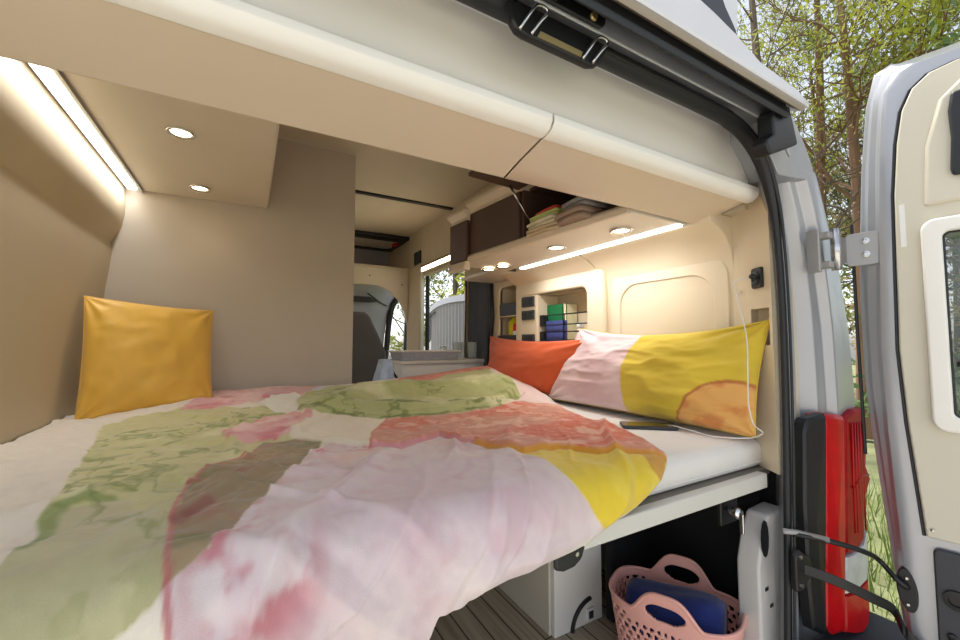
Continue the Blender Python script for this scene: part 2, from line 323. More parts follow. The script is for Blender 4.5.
nt.links.new(tc.outputs['Object'], mp2.inputs[0]); nt.links.new(mp2.outputs[0], wv.inputs['Vector'])
mx = nt.nodes.new('ShaderNodeMix'); mx.data_type = 'RGBA'; mx.blend_type = 'MULTIPLY'; mx.inputs['Factor'].default_value = .8
rp = nt.nodes.new('ShaderNodeValToRGB'); rp.color_ramp.elements[0].position = .3; rp.color_ramp.elements[0].color = (.55, .5, .45, 1); rp.color_ramp.elements[1].position = .6
nt.links.new(wv.outputs['Fac'], rp.inputs[0]); nt.links.new(br.outputs['Color'], mx.inputs['A']); nt.links.new(rp.outputs[0], mx.inputs['B'])
nt.links.new(mx.outputs['Result'], b.inputs['Base Color'])
struct(MB().box(-.62, 1.42, .45, 4.6, FZ - .05, FZ).build('floor', mf))

# left wall: upholstered, curving in, with a rolled cove under the light strip
prof = [(-.56, FZ), (-.53, .7), (-.51, .9), (-.495, 1.2), (-.475, 1.42), (-.468, 1.50), (-.474, 1.535), (-.462, 1.56), (-.443, 1.60), (-.436, 1.645), (-.436, 1.70), (-.440, 1.748), (-.444, 1.775), (-.455, 2.12)]
mb = MB(); back = [(x - .08, z) for x, z in prof]
mb.loft([[(x, y, z) for x, z in prof + back[::-1]] for y in (.52, 1.2, 2.06)])
struct(mb.build('wall_left', 'wall', smooth=False, bevel=.004))
struct(MB().box(-.66, -.56, 2.06, 4.6, FZ, 2.12).build('wall_left', 'wall'))
struct(MB().box(-.53, .437, 2.02, 2.06, FZ, 2.09).build('wall_partition', 'panel', bevel=.004))
mc = MB(); mc.box(-.66, 1.30, .74, 4.1, 2.105, 2.13); mc.box(-.66, 1.24, .585, .74, 1.79, 1.80); mc.box(-.66, 1.24, .73, .745, 1.80, 2.105)
struct(mc.build('ceiling', 'ceil'))
struct(MB().box(.437, 1.40, 2.52, 2.56, 2.095, 2.108).build('trim_1', 'black', bevel=.003))

# right wall: slab with real openings for the two storage recesses and the side door
def holed_slab(mb, x0, x1, ys, zs, holes):
    for i in range(len(ys) - 1):
        for k in range(len(zs) - 1):
            yc, zc = (ys[i] + ys[i + 1]) / 2, (zs[k] + zs[k + 1]) / 2
            if any(h[0] < yc < h[1] and h[2] < zc < h[3] for h in holes): continue
            mb.box(x0, x1, ys[i], ys[i + 1], zs[k], zs[k + 1])
mb = MB()
holed_slab(mb, W, W + .015, [.66, 1.245, 1.71, 1.765, 1.955, 2.40], [FZ, 1.05, 1.39, 1.465, 1.60], [(1.245, 1.71, 1.05, 1.39), (1.765, 1.955, 1.05, 1.465)])
mb.box(W + .11, W + .13, .66, 2.40, FZ, 1.6)
for y0, y1, zt in ((1.245, 1.71, 1.39), (1.765, 1.955, 1.465)):
    mb.box(W, W + .11, y0 - .012, y0, 1.05, zt); mb.box(W, W + .11, y1, y1 + .012, 1.05, zt); mb.box(W, W + .11, y0, y1, zt, zt + .012); mb.box(W, W + .11, y0, y1, 1.04, 1.05)
wr = struct(mb.build('wall_right', 'wall_r'))
# cove under the overhead locker
prof = [(W, 1.405), (W - .006, 1.425), (W - .02, 1.445), (W - .05, 1.468), (W - .085, 1.487), (W - .125, 1.499), (W - .125, 1.53), (W + .02, 1.53), (W + .02, 1.405)]
mb = MB(); mb.loft([[(x, y, z) for x, z in prof] for y in (1.19, 1.76)]); mb.build('wall_cove', 'wall_r', wr, bevel=.004)
prof2 = [(W, 1.33), (W - .002, 1.38), (W - .012, 1.43), (W - .04, 1.465), (W - .075, 1.487), (W - .113, 1.499), (W - .125, 1.53), (W + .02, 1.53), (W + .02, 1.33)]
mb = MB(); mb.loft([[(x, y, z) for x, z in prof2] for y in (.66, 1.185)]); mb.build('wall_cove', 'wall_r', wr, bevel=.004)
mb = MB()
mb.ring(rrect(1.15, 1.762, 1.0, 1.475, .05), rrect(1.245, 1.71, 1.06, 1.39, .035), 'x', W - .028, W + .004)
mb.build('shelf_surround', 'wall_r', wr, bevel=.012, seg=3)
mb = MB(); mb.ring(rrect(1.83 - .075, 2.0, 1.0, 1.50, .02), rrect(1.768, 1.95, 1.06, 1.465, .03), 'x', W - .012, W + .004)
mb.build('shelf_surround', 'wall_r', wr, bevel=.008, seg=3)
mb = MB(); mb.ring(rrect(.675, 1.13, .80, 1.44, .09, 8), rrect(.72, 1.085, .85, 1.37, .08, 8), 'x', W - .007, W + .004)
mb.build('panel_rib', 'wall_r', wr, bevel=.004, seg=3)
# upper right wall above locker and above the side door
mw = MB(); mw.box(1.22, 1.25, .745, 4.1, 1.765, 2.105); mw.box(1.20, 1.25, .60, .745, 1.53, 1.80); mw.box(W, W + .02, .745, 2.40, 1.53, 1.77)
struct(mw.build('wall_right', 'ceil'))
mb = MB(); mb.prism([(1.22, 1.70), (1.27, 1.70), (1.27, 1.80), (1.22, 1.80)], 'y', 2.40, 3.10); struct(mb.build('trim_2', 'ceil', bevel=.01))
struct(MB().box(1.20, 1.235, 3.10, 3.42, FZ, 1.80).build('wall_right', 'ceil', bevel=.010))
struct(MB().box(1.21, 1.235, 3.085, 3.11, FZ, 1.74).build('trim_3', 'paper_white', bevel=.006))
struct(MB().box(1.24, 1.27, 3.05, 3.085, FZ, 1.74).build('trim_4', 'rubber', bevel=.01))
# near pillar lining beside the rear opening, with its storage recess
def lin(y): return W - (W - 1.17) * ((.665 - y) / .14) ** 1.3 if y < .665 else W
mb = MB()
ys = [.53, .555, .59, .62, .645, .665]
for z0, z1 in ((1.245, 1.76), (.817, 1.145)):
    mb.loft([[(lin(y), y, z0) for y in ys] + [(1.30, .67, z0), (1.30, .53, z0)], [(lin(y), y, z1) for y in ys] + [(1.30, .67, z1), (1.30, .53, z1)]])
mb.loft([[(lin(y), y, 1.145) for y in (.53, .540)] + [(1.30, .540, 1.145), (1.30, .53, 1.145)], [(lin(y), y, 1.245) for y in (.53, .540)] + [(1.30, .540, 1.245), (1.30, .53, 1.245)]])
mb.loft([[(lin(y), y, 1.145) for y in (.605, .63, .65, .665)] + [(1.30, .67, 1.145), (1.30, .605, 1.145)], [(lin(y), y, 1.245) for y in (.605, .63, .65, .665)] + [(1.30, .67, 1.245), (1.30, .605, 1.245)]])
mb.box(1.262, 1.275, .53, .66, 1.10, 1.30)
struct(mb.build('wall_pillar', 'wall_r'))
o = MB().add(*[[(lin(.652) - .004, .652, 1.322), (lin(.652) - .004, .640, 1.322), (lin(.652) - .004, .640, 1.31), (lin(.652) - .004, .652, 1.31)], [(0, 1, 2, 3)]])
struct(MB().lathe([(0, -.004), (.005, -.004), (.006, 0), (0, .004)], (lin(.63) - .002, .64, 1.30), 10, 'x').build('trim_5', 'cream'))
# lower lining below the bed on the right (black) and grey lower post
struct(MB().box(1.26, 1.30, .56, 2.0, FZ, .90).build('wall_right', 'blackcloth'))
pb = MB(); pb.prism([(1.095, FZ), (1.235, FZ), (1.235, .72), (1.15, .715), (1.115, .66), (1.095, .60)], 'y', .545, .60)
post = struct(pb.build('trim_6', 'post_grey', bevel=.008))
MB().prism([(p[0] * .018 + 1.125, p[1] * .045 + .665) for p in [(math.cos(a), math.sin(a)) for a in [k * PI / 6 for k in range(12)]]], 'y', .5435, .5455).build('slot', 'black', post)
for zz, xx in ((.545, 1.125), (.50, 1.145)): MB().box(xx - .007, xx + .007, .5435, .5455, zz - .004, zz + .004).build('slot', 'black', post)

# ================================================================ REAR OVERHEAD LOCKER ACROSS THE VAN
roh = thing('overhead_locker', 'long cream overhead locker spanning the van above the bed, pale grey panel over it', 'cupboard', (.33, .68, 1.54))
prof = [(.572, 1.575), (.556, 1.570), (.549, 1.560), (.549, 1.549), (.556, 1.541), (.568, 1.536), (.580, 1.532), (.65, 1.518), (.708, 1.5035), (.714, 1.506), (.714, 1.70), (.572, 1.70)]
for i, (x0, x1) in enumerate(((-.56, .463), (.4655, 1.185))):
    mb = MB()
    if i == 0: rings = [[(x, y, z) for y, z in prof] for x in (x0, x1)]
    else:
        rings = [[(x0, y, z) for y, z in prof]]
        for dx, sh in ((.06, 0), (.03, .004), (.012, .012), (0, .03)):
            rings.append([(x1 - dx, max(y, .549 + sh), z + (sh * .5 if z < 1.56 else 0)) for y, z in prof])
    mb.loft(rings); mb.build('locker_body', 'soffit', roh, bevel=.003)
mb = MB(); mb.prism([(-.56, 1.572), (1.145, 1.572), (1.165, 1.60), (1.16, 1.66), (1.145, 1.74), (1.12, 1.785), (-.56, 1.785)], 'y', .562, .580)
mb.build('fascia_panel', 'header_grey', roh, bevel=.003)
# pale rounded front strip of the locker
for x0, x1 in ((-.56, .462), (.4665, 1.17)):
    mb = MB(); q = [(.558, 1.569), (.551, 1.567), (.545, 1.563), (.5445, 1.549), (.552, 1.5375), (.562, 1.532), (.578, 1.530), (.580, 1.534), (.568, 1.540), (.558, 1.55)]
    mb.loft([[(x, y, z) for y, z in q] for x in (x0, x1)]); mb.build('front_strip', 'cream_gloss', roh, smooth=False, bevel=.002)

# ================================================================ LEFT OVERHEAD LOCKER
loh = thing('overhead_locker', 'cream overhead locker in the left corner with two lit downlights', 'cupboard', (-.16, 1.4, 1.75))
MB().box(-.385, .055, .83, 2.018, 1.75, 1.79).build('base_board', 'soffit_light', loh, bevel=.012, seg=4)
MB().box(-.44, .050, .83, 2.018, 1.79, 2.10).build('locker_body', 'soffit', loh, bevel=.004)
MB().box(-.388, -.381, .83, 2.018, 1.742, 1.752).build('trim_strip', 'steel', loh)
s = thing('light_strip', 'long white light strip along the left wall under the corner locker', 'light', (-.405, 1.4, 1.75), 'light strips')
MB().box(-.432, -.389, .83, 2.012, 1.752, 1.762).build('housing', 'soffit_light', s)
MB().box(-.428, -.400, .84, 2.005, 1.7475, 1.752).build('diffuser', 'led', s)

def downlight(x, y, z, label, on=1):
    t = thing('downlight', label, 'light', (x, y, z), 'recessed downlights')
    MB().lathe([(.025, 0), (.034, -.001), (.036, -.004), (.033, -.007), (.027, -.006), (.025, -.002)], (x, y, z), 28).build('rim', 'chrome', t, smooth=True)
    MB().lathe([(0, -.0045), (.015, -.0042), (.025, -.003), (.025, 0), (0, 0)], (x, y, z), 24).build('lens', 'lamp', t, smooth=True)
    return t
downlight(-.187, 1.389, 1.75, 'nearer of the two round downlights on the left corner locker')
downlight(-.184, 1.86, 1.75, 'round downlight on the left corner locker, close to the greige partition')

# ================================================================ RIGHT OVERHEAD LOCKER
r = thing('overhead_locker', 'brown-fronted overhead locker on the right wall, flap raised on folded towels', 'cupboard', (1.0, 1.2, 1.5))
def xf(y): return .803 + (1.52 - y) * .09
def slabxz(P, y0, y1):
    mb = MB(); mb.loft([[(xf(y) + dx, y, z) for dx, z in P] for y in (y0, y1)]); return mb
MB().add([(xf(.722), .722, 1.50), (1.078, .722, 1.50), (1.078, 1.63, 1.50), (xf(1.63), 1.63, 1.50), (xf(.722), .722, 1.514), (1.078, .722, 1.514), (1.078, 1.63, 1.514), (xf(1.63), 1.63, 1.514)], [(0, 1, 2, 3), (4, 5, 6, 7), (0, 1, 5, 4), (1, 2, 6, 5), (2, 3, 7, 6), (3, 0, 4, 7)]).build('base_board', 'soffit_light', r, bevel=.002)
slabxz([(-.012, 1.497), (.004, 1.497), (.004, 1.526), (-.004, 1.526), (-.012, 1.515)], .722, 1.50).build('lip', 'soffit', r, bevel=.002)
slabxz([(-.030, 1.462), (.004, 1.462), (.004, 1.50), (-.022, 1.50)], 1.50, 1.63).build('lip', 'soffit', r, bevel=.003)
MB().box(1.155, 1.17, .722, 1.63, 1.514, 1.72).build('back_board', 'brown', r)
MB().box(.87, 1.17, .722, 1.63, 1.70, 1.712).build('top_board', 'brown', r)
MB().box(1.02, 1.235, 1.6305, 2.0, 1.50, 1.515).build('end_board', 'soffit_light', r)
for y in (.724, 1.155): MB().box(xf(y) + .004, 1.16, y, y + .014, 1.515, 1.70).build('divider', 'brown', r)
MB().box(.81, 1.16, 1.615, 1.63, 1.502, 1.70).build('divider', 'brown', r)
slabxz([(-.004, 1.527), (.014, 1.527), (.014, 1.700), (-.004, 1.700)], 1.172, 1.492).build('door', 'brown', r, bevel=.003)
slabxz([(-.020, 1.503), (-.002, 1.503), (-.002, 1.675), (-.020, 1.675)], 1.496, 1.63).build('door', 'brown', r, bevel=.003)
slabxz([(0, 1.702), (0, 1.716), (-.022, 1.735), (-.022, 1.748), (.03, 1.748), (.03, 1.702)], 1.155, 1.495).build('cornice', 'soffit', r)
slabxz([(-.012, 1.676), (-.012, 1.69), (-.034, 1.71), (-.034, 1.722), (.02, 1.722), (.02, 1.676)], 1.496, 1.63).build('cornice', 'soffit', r)
mb = MB(); mb.prism([(.625, 1.712), (.83, 1.702), (.83, 1.716), (.625, 1.726)], 'y', .80, 1.175); mb.build('raised_flap', 'brown', r, bevel=.003)
mb = MB(); mb.tube([(.775, 1.150, 1.702), (.845, 1.13, 1.585)], .0028, 8); mb.tube([(.775, 1.150, 1.702), (.81, 1.14, 1.643)], .0045, 8); mb.build('gas_strut', 'steel', r, smooth=True)
s = thing('light_strip', 'white light strip along the right wall below the overhead locker', 'light', (1.1, 1.15, 1.5), 'light strips')
MB().box(1.079, 1.124, .722, 1.535, 1.502, 1.512).build('housing', 'soffit_light', s)
MB().box(1.085, 1.110, .73, 1.53, 1.4965, 1.502).build('diffuser', 'led', s)
downlight(.987, .85, 1.50, 'nearest of the four downlights under the right locker')
downlight(.96, 1.123, 1.50, 'downlight under the right locker, second nearest of four')
downlight(.975, 1.50, 1.497, 'downlight under the right locker, third of four, beside the far end of the light strip')
downlight(.96, 1.60, 1.497, 'small downlight at the far end of the right locker, beside the side door')
s = thing('light_strip', 'lit strip above the open side door near the cab', 'light', (1.21, 2.75, 1.73), 'light strips')
MB().box(1.195, 1.222, 2.42, 3.06, 1.725, 1.765).build('housing', 'ceil', s)
MB().box(1.192, 1.196, 2.43, 3.05, 1.73, 1.76).build('diffuser', 'lamp', s)

# folded towels on the open shelf
def towel(name, x, y, z, sx, sy, sz, m, label, rz=0, n=3):
    mb = MB(); hx, hy = sx / 2, sy / 2; c, s_ = math.cos(rz), math.sin(rz)
    for k in range(n):
        zz = z + sz * k / n; t = sz / n; pr = []
        ring = []
        for (a, b_) in rrect(-hx, hx, 0, t * .97, t * .42, 4): ring.append((a, b_))
        jit = random.uniform(-.006, .006)
        rings = []
        for yy, sc in ((-hy, .9), (-hy + .008, 1), (0, 1.01), (hy - .008, 1), (hy, .9)):
            rings.append([(x + (a * sc + jit) * c - yy * s_, y + (a * sc + jit) * s_ + yy * c, zz + b_ + .002 * math.sin(a * 60 + yy * 40 + k)) for a, b_ in ring])
        mb.loft(rings)
    o = mb.build(name, m, smooth=True); return tag(o, label, name.split('_')[1], 'folded linen on the open locker shelf')
towel('folded_towel', .905, 1.05, 1.5165, .16, .15, .022, 'towel_sand', 'sand coloured folded towel at the bottom of the stack in the open locker', .1, 2)
towel('folded_towel', .905, 1.05, 1.540, .155, .15, .024, 'towel_cream', 'cream folded towel in the middle of the locker stack', -.05, 2)
towel('folded_towel', .905, 1.045, 1.566, .15, .14, .016, 'towel_lime', 'pale lime folded towel under the red one in the locker', .05, 2)
towel('folded_towel', .905, 1.035, 1.584, .13, .11, .010, 'towel_red', 'thin red cloth on top of the towel stack in the locker', 0, 1)
towel('folded_blanket', .90, .90, 1.5165, .17, .11, .034, 'towel_taupe', 'taupe folded blanket beside the towel stack in the locker', 0, 2)
towel('folded_blanket', .90, .89, 1.553, .15, .10, .026, 'towel_grey', 'grey folded blanket on top of the taupe one in the locker', 0, 2)

# ================================================================ STORAGE RECESSES
def bookbox(name, x0, x1, y0, y1, z0, z1, cm, label, cat='book', pages=True):
    t = thing(name, label, cat, ((x0 + x1) / 2, (y0 + y1) / 2, z0), 'things in the wall pockets')
    mb = MB(); mb.box(x0, x1, y0, y0 + .003, z0, z1); mb.box(x0, x1, y1 - .003, y1, z0, z1); mb.box(x0, x0 + .003, y0, y1, z0, z1); mb.build('cover', cm, t)
    MB().box(x0 + .004, x1 - .003, y0 + .0035, y1 - .0035, z0 + .003, z1 - .004).build('pages', 'book_cream', t)
    return t
bookbox('book', W + .035, W + .10, 1.46, 1.575, 1.09, 1.338, 'book_green', 'green covered book standing tallest in the wire rack')
MB_ = MB().box(W + .034, W + .0346, 1.48, 1.535, 1.285, 1.30); MB_.box(W + .034, W + .0346, 1.49, 1.53, 1.308, 1.318)
bookbox('book', W + .035, W + .10, 1.435, 1.457, 1.09, 1.335, 'book_cream', 'slim cream book right beside the green one')
bookbox('book', W + .006, W + .030, 1.425, 1.555, 1.09, 1.258, 'book_blue', 'blue illustrated book in front in the wire rack')
j = thing('jar', 'small pale jar standing in the wire rack beside the books', 'jar', (W + .03, 1.345, 1.09))
MB().lathe([(0, 0), (.02, 0), (.022, .02), (.022, .11), (.014, .125), (0, .125)], (W + .035, 1.345, 1.09), 16).build('jar_body', 'jar', j, smooth=True)
MB().lathe([(0, .125), (.016, .125), (.016, .15), (0, .15)], (W + .035, 1.345, 1.09), 16).build('lid', 'paper_white', j, smooth=True)
t = thing('wire_rack', 'black wire rack across the larger wall pocket', 'rack', (W, 1.40, 1.16))
for z0, z1 in ((1.236, 1.283), (1.165, 1.203)):
    mb = MB(); mb.tube([(W - .008, 1.55, z0), (W - .008, 1.247, z0), (W - .008, 1.247, z1), (W - .008, 1.55, z1)], .0028, 6, closed=True)
    mb.tube([(W - .008, 1.40, z0), (W - .008, 1.40, z1)], .0022, 6); mb.build('wire_frame', 'black', t)
    MB().box(W - .014, W + .02, 1.548, 1.58, z0 - .004, z1 + .004).build('clip', 'black', t, bevel=.003)
t = thing('control_panel', 'column of black switches and sockets between the wall pockets', 'switch panel', (W - .03, 1.645, 1.14))
MB().box(W - .03, W + .11, 1.575, 1.712, 1.05, 1.39).build('backing', 'wall_r', t, bevel=.008)
for k, (z0, z1) in enumerate(((1.334, 1.384), (1.268, 1.315), (1.146, 1.195))):
    sw = MB().box(W - .040, W - .028, 1.592, 1.692, z0, z1).build('switch', 'dgrey', t, bevel=.003)
    mb = MB(); mb.box(W - .043, W - .039, 1.60, 1.638, z0 + .008, z1 - .008); mb.box(W - .043, W - .039, 1.646, 1.684, z0 + .008, z1 - .008); mb.build('rocker', 'black', sw, bevel=.002)
t = thing('slate_box', 'slate grey box at the top of the narrow wall pocket', 'box', (W + .02, 1.86, 1.30))
MB().box(W - .012, W + .09, 1.775, 1.945, 1.303, 1.372).build('box_body', 'dgrey', t, bevel=.003)
MB().box(W - .012, W + .11, 1.766, 1.954, 1.296, 1.302).build('shelf_board', 'wall_r', t)
b1 = thing('bottle', 'yellow bottle in the narrow wall pocket', 'bottle', (W + .03, 1.86, 1.165))
MB().lathe([(0, 0), (.035, 0), (.038, .01), (.038, .10), (.015, .12), (.015, .128), (0, .128)], (W + .04, 1.865, 1.166), 16).build('bottle_body', 'bottle_yellow', b1, smooth=True)
MB().lathe([(0, .128), (.016, .128), (.016, .134), (0, .134)], (W + .04, 1.865, 1.1655), 16).build('cap', 'bottle_yellow', b1, smooth=True)
c1 = thing('can', 'red can beside the yellow bottle in the narrow pocket', 'can', (W + .02, 1.80, 1.165))
MB().lathe([(0, 0), (.028, 0), (.031, .008), (.031, .08), (.026, .09), (0, .09)], (W + .02, 1.802, 1.166), 16).build('can_body', 'can_red', c1, smooth=True)
MB().lathe([(.0313, .02), (.0316, .02), (.0316, .05), (.0313, .05)], (W + .02, 1.802, 1.166), 16).build('label_band', 'paper_white', c1)
t = thing('pocket_shelf', 'dark shelf rail at the foot of the narrow wall pocket', 'shelf', (W + .03, 1.86, 1.15))
MB().box(W - .012, W + .11, 1.766, 1.954, 1.150, 1.165).build('board', 'black', t)
MB().box(W - .018, W - .012, 1.766, 1.954, 1.150, 1.195).build('rail', 'black', t, bevel=.002)

# socket and charging cable
sk = thing('power_socket', 'black power socket on the cream pillar lining', 'socket', (1.2, .58, 1.30))
n_ = Vector((lin(.59) - lin(.555), .035, 0)); n_.normalize(); px_, py_ = lin(.572), .572
def fr(a, b_, c_): return (px_ + n_.x * a - n_.y * c_, py_ + n_.y * a + n_.x * c_, 1.328 + b_)
mb = MB(); P0 = rrect(-.022, .022, -.028, .028, .006, 3); mb.loft([[fr(a, b_, -.004) for a, b_ in P0], [fr(a, b_, .006) for a, b_ in P0], [fr(a * .92, b_ * .93, .008) for a, b_ in P0]]); mb.build('plate', 'black', sk)
mb = MB(); C0 = [(math.cos(k * PI / 9), math.sin(k * PI / 9)) for k in range(18)]
mb.loft([[fr(a * .016, b_ * .018, .006) for a, b_ in C0], [fr(a * .016, b_ * .018, .012) for a, b_ in C0], [fr(a * .010, b_ * .012, .013) for a, b_ in C0], [fr(a * .009, b_ * .011, .009) for a, b_ in C0]]); mb.build('rim', 'dgrey', sk)
cb = thing('charging_cable', 'thin white charging cable running from the socket to the phone', 'cable', (1.15, .6, .93))
mb = MB(); mb.lathe([(0, 0), (.007, 0), (.007, .028), (.003, .034), (0, .034)], (px_ - .045, py_ - .004, 1.328), 10, 'x'); mb.build('plug', 'black', cb, smooth=True)
path = smooth_path([(px_ - .03, .571, 1.328), (1.168, .615, 1.322), (1.16, .61, 1.30), (1.15, .60, 1.26), (1.125, .575, 1.205), (1.10, .556, 1.15), (1.078, .546, 1.07), (1.075, .545, 1.0), (1.085, .54, .95), (1.125, .540, .925), (1.13, .575, .905), (1.09, .64, .900), (1.085, .70, .905), (1.10, .76, .905), (1.115, .80, .900), (1.125, .815, .8995)], 6)
MB().tube(path, .0015, 7).build('lead', 'cable', cb, smooth=True)
# phone
ph = thing('smartphone', 'dark smartphone lying on the white mattress in front of the patterned pillow', 'phone', (1.10, .84, .891))
a0 = math.atan2(.807 - .926, 1.239 - 1.099)
def pr(a, b_, z): return (1.075 + a * math.cos(a0) - b_ * math.sin(a0), .838 + a * math.sin(a0) + b_ * math.cos(a0), z)
Q = rrect(-.080, .080, -.038, .038, .010, 5)
MB().loft([[pr(a * .98, b_ * .97, .8915) for a, b_ in Q], [pr(a, b_, .894) for a, b_ in Q], [pr(a, b_, .899) for a, b_ in Q], [pr(a * .985, b_ * .97, .9005) for a, b_ in Q]]).build('case', 'dgrey', ph)
MB().loft([[pr(a * .96, b_ * .92, .9004) for a, b_ in Q], [pr(a * .96, b_ * .92, .9008) for a, b_ in Q]]).build('screen', 'screen', ph)

# ================================================================ BED
pf = thing('bed_platform', 'grey-edged bed platform board across the rear of the van', 'bed base', (.35, 1.2, .78))
MB().box(-.50, 1.168, .553, .578, .779, .816).build('edge_rail', 'plate', pf, bevel=.004)
MB().box(-.50, 1.235, .578, 2.0, .798, .815).build('board', 'plate_top', pf, bevel=.002)
MB().box(1.168, 1.18, .555, .578, .785, .812).build('end_cap', 'black', pf, bevel=.003)
q = MB(); C1 = [(.462, .805), (.522, .812), (.527, .78), (.515, .752), (.49, .738), (.462, .742)]
lt = q.prism([(.458, .802), (.526, .812), (.526, .790), (.518, .772), (.500, .762), (.475, .760), (.458, .766)], 'y', .544, .556).build('latch', 'black', pf, bevel=.006)
MB().lathe([(0, -.002), (.004, -.002), (.004, .002), (0, .002)], (.503, .5435, .785), 10, 'y').build('bolt', 'steel', lt)
ft = MB().prism([(p[0], p[1]) for p in rrect(.33, .345, .76, .78, .003, 3)], 'y', .60, .62).build('catch', 'black', pf)

ms = thing('mattress', 'white covered mattress filling the rear of the van under the duvet', 'mattress', (.35, 1.2, .827))
def rr_slab(x0, x1, y0, y1, z0, z1, r_, k=6):
    rings = []
    P = rrect(x0, x1, y0, y1, .028, 6); cx, cy = (x0 + x1) / 2, (y0 + y1) / 2
    def sh(d): return rrect(x0 + d, x1 - d, y0 + d, y1 - d, .028, 6)
    for i in range(k + 1):
        a = i / k * PI / 2; rings.append([(p[0], p[1], z0 + r_ * .6 * (1 - math.sin(a))) for p in sh(r_ * .5 * (1 - math.cos(a)))][:])
    rings = rings[::-1]
    rings = [[(p[0], p[1], z0) for p in sh(r_ * .5)], [(p[0], p[1], z0 + .008) for p in sh(.002)]]
    for i in range(k + 1):
        a = i / k * PI / 2; rings.append([(p[0], p[1], z1 - r_ + r_ * math.sin(a)) for p in sh(r_ * (1 - math.cos(a)))])
    return rings
MB().loft(rr_slab(-.50, 1.238, .588, 2.005, .8165, .890, .026)).build('mattress_core', 'sheet', ms, smooth=True)
MB().tube([(x, y, .832) for x, y in rrect(-.499, 1.237, .589, 2.004, .028, 5)], .0022, 6, closed=True).build('piping', 'sheet', ms)

# ---- duvet
NX, NT = 560, 620
Xg, Tg = duvet_grid(NX, NT); Hg = duvet_h(Xg, Tg); xg, yg, zg = duvet_pos(Xg, Tg, Hg)
PC = dict(base=(222, 212, 196), green=(196, 190, 136), greyg=(188, 180, 144), brown=(150, 130, 98), pinkfar=(214, 166, 166), white=(232, 226, 210), bluew=(206, 206, 214),
          pink=(220, 201, 201), orange=(208, 138, 110), cream=(230, 218, 196), tongue=(222, 168, 164), yellow=(226, 196, 48), gold=(206, 150, 44), redfar=(222, 126, 96),
          palepink=(230, 208, 202), greenroll=(178, 182, 122))
PC = {k: np.array(srgb(*v)[:3]) for k, v in PC.items()}
WX = Xg + .008 * fbm(Xg * 26, Tg * 26, 61, 3); WT = Tg + .008 * fbm(Xg * 26, Tg * 26, 71, 3)     # wobbling edges like watercolour
C = np.empty(Xg.shape + (3,)); C[:] = PC['base']
lab = np.zeros(Xg.shape, int); names = ['base'] + [n for n, _ in PATCH]
for i, (n, poly) in enumerate(PATCH):
    hard = n in ('cream', 'yellow', 'orange', 'palepink')
    sd_ = sdist(Xg if hard else WX, Tg if hard else WT, poly); f_ = sstep(sd_, -.0028, .0028)[..., None]; lab[sd_ > 0] = i + 1; C = C * (1 - f_) + PC[n] * f_
def blend(maskf, col): 
    global C
    C = C * (1 - maskf[..., None]) + np.array(srgb(*col)[:3]) * maskf[..., None]
def L(n): return (lab == names.index(n)).astype(float)
n1 = fbm(Xg * 7, Tg * 7, 81, 5); n2 = fbm(Xg * 18, Tg * 18, 91, 4); n3 = fbm(Xg * 60, Tg * 60, 95, 3)
vein = sstep(1 - np.abs(fbm(Xg * 6 + .5 * n2, Tg * 3.2, 101, 4)) * 2.6, .80, 1.0)
G = L('green') + L('greyg') + L('greenroll')
blend(G * sstep(n1, .0, .45) * .75, (222, 220, 176)); blend(G * vein * .8, (124, 134, 66)); blend(G * sstep(n2, .1, .6) * .35, (154, 156, 96))
bx = sstep(-Xg, .2, -.02) * sstep(1.15 - Tg, 0, .5); blend(L('green') * bx * .7, (178, 174, 126))
blend((L('green') + L('greyg')) * sstep(.85 - Tg, 0, .25) * (.35 + .45 * sstep(n1, -.3, .3)), (180, 174, 130))
blend(L('pink') * sstep(n2 + .5 * n1, .0, .45) * .45, (204, 160, 168)); blend(L("pink") * sstep(-n2, .15, .5) * .3, (232, 222, 214))
B = L('brown'); blend(B * sstep(n1, -.1, .4) * .7, (184, 158, 118)); blend(B * sstep(n2, .0, .3) * .75, (120, 116, 62)); blend(B * sstep(n1 - n2, .25, .6) * .5, (150, 96, 84)); 
P = L('pink'); blend(P * sstep(n1, .05, .5) * .55, (222, 206, 198)); blend(P * sstep(-n1, .1, .6) * .5, (214, 182, 188))
for k in ('blotch1', 'blotch2'):
    d = seg_dist(Xg, Tg, LINES[k], False); blend(P * np.exp(-(d / .045) ** 2) * sstep(n2 + .4 * n3, -.35, .2) * .8, (192, 100, 108))
d = seg_dist(Xg, Tg, [(.2, .9), (.6, 1.0)], False); blend(P * np.exp(-(d / .06) ** 2) * .45 * sstep(n2, -.2, .3), (232, 204, 178))
O = L('orange'); blend(O * sstep(n1 + .5 * n2, -.12, .22) * .9, (212, 96, 58)); blend(O * sstep(n2, .05, .35) * .65, (234, 196, 172)); blend(O * sstep(n3, .1, .5) * .4, (230, 176, 148))
blend(L('redfar') * sstep(n2, -.1, .3) * .8, (206, 84, 50)); blend((L('tongue') + L('pinkfar')) * sstep(n2, -.1, .3) * .7, (204, 112, 120)); blend((L('tongue') + L('pinkfar')) * sstep(n1, .05, .3) * .5, (238, 214, 206))
blend(L('yellow') * sstep(n2, .0, .5) * .5, (236, 210, 84)); blend(L('white') * .2, (214, 222, 226)); blend(L('cream') * sstep(n1, .1, .5) * .4, (236, 230, 214))
for k, w, c_, s_ in (('hemgold', .0055, (214, 150, 40), 1), ('hempink', .0045, (206, 142, 148), .85), ('brownline', .0035, (186, 96, 100), .75), ('quadline', .003, (206, 120, 90), .9),
                     ('veina', .006, (150, 70, 60), .7), ('veinb', .010, (140, 66, 70), .6), ('veinc', .010, (112, 136, 58), .7)):
    d = seg_dist(WX if w > .004 and 'hem' not in k else Xg, WT if w > .004 and 'hem' not in k else Tg, LINES[k], False); blend(sstep(w * 1.5 - d, 0, w) * s_, c_)
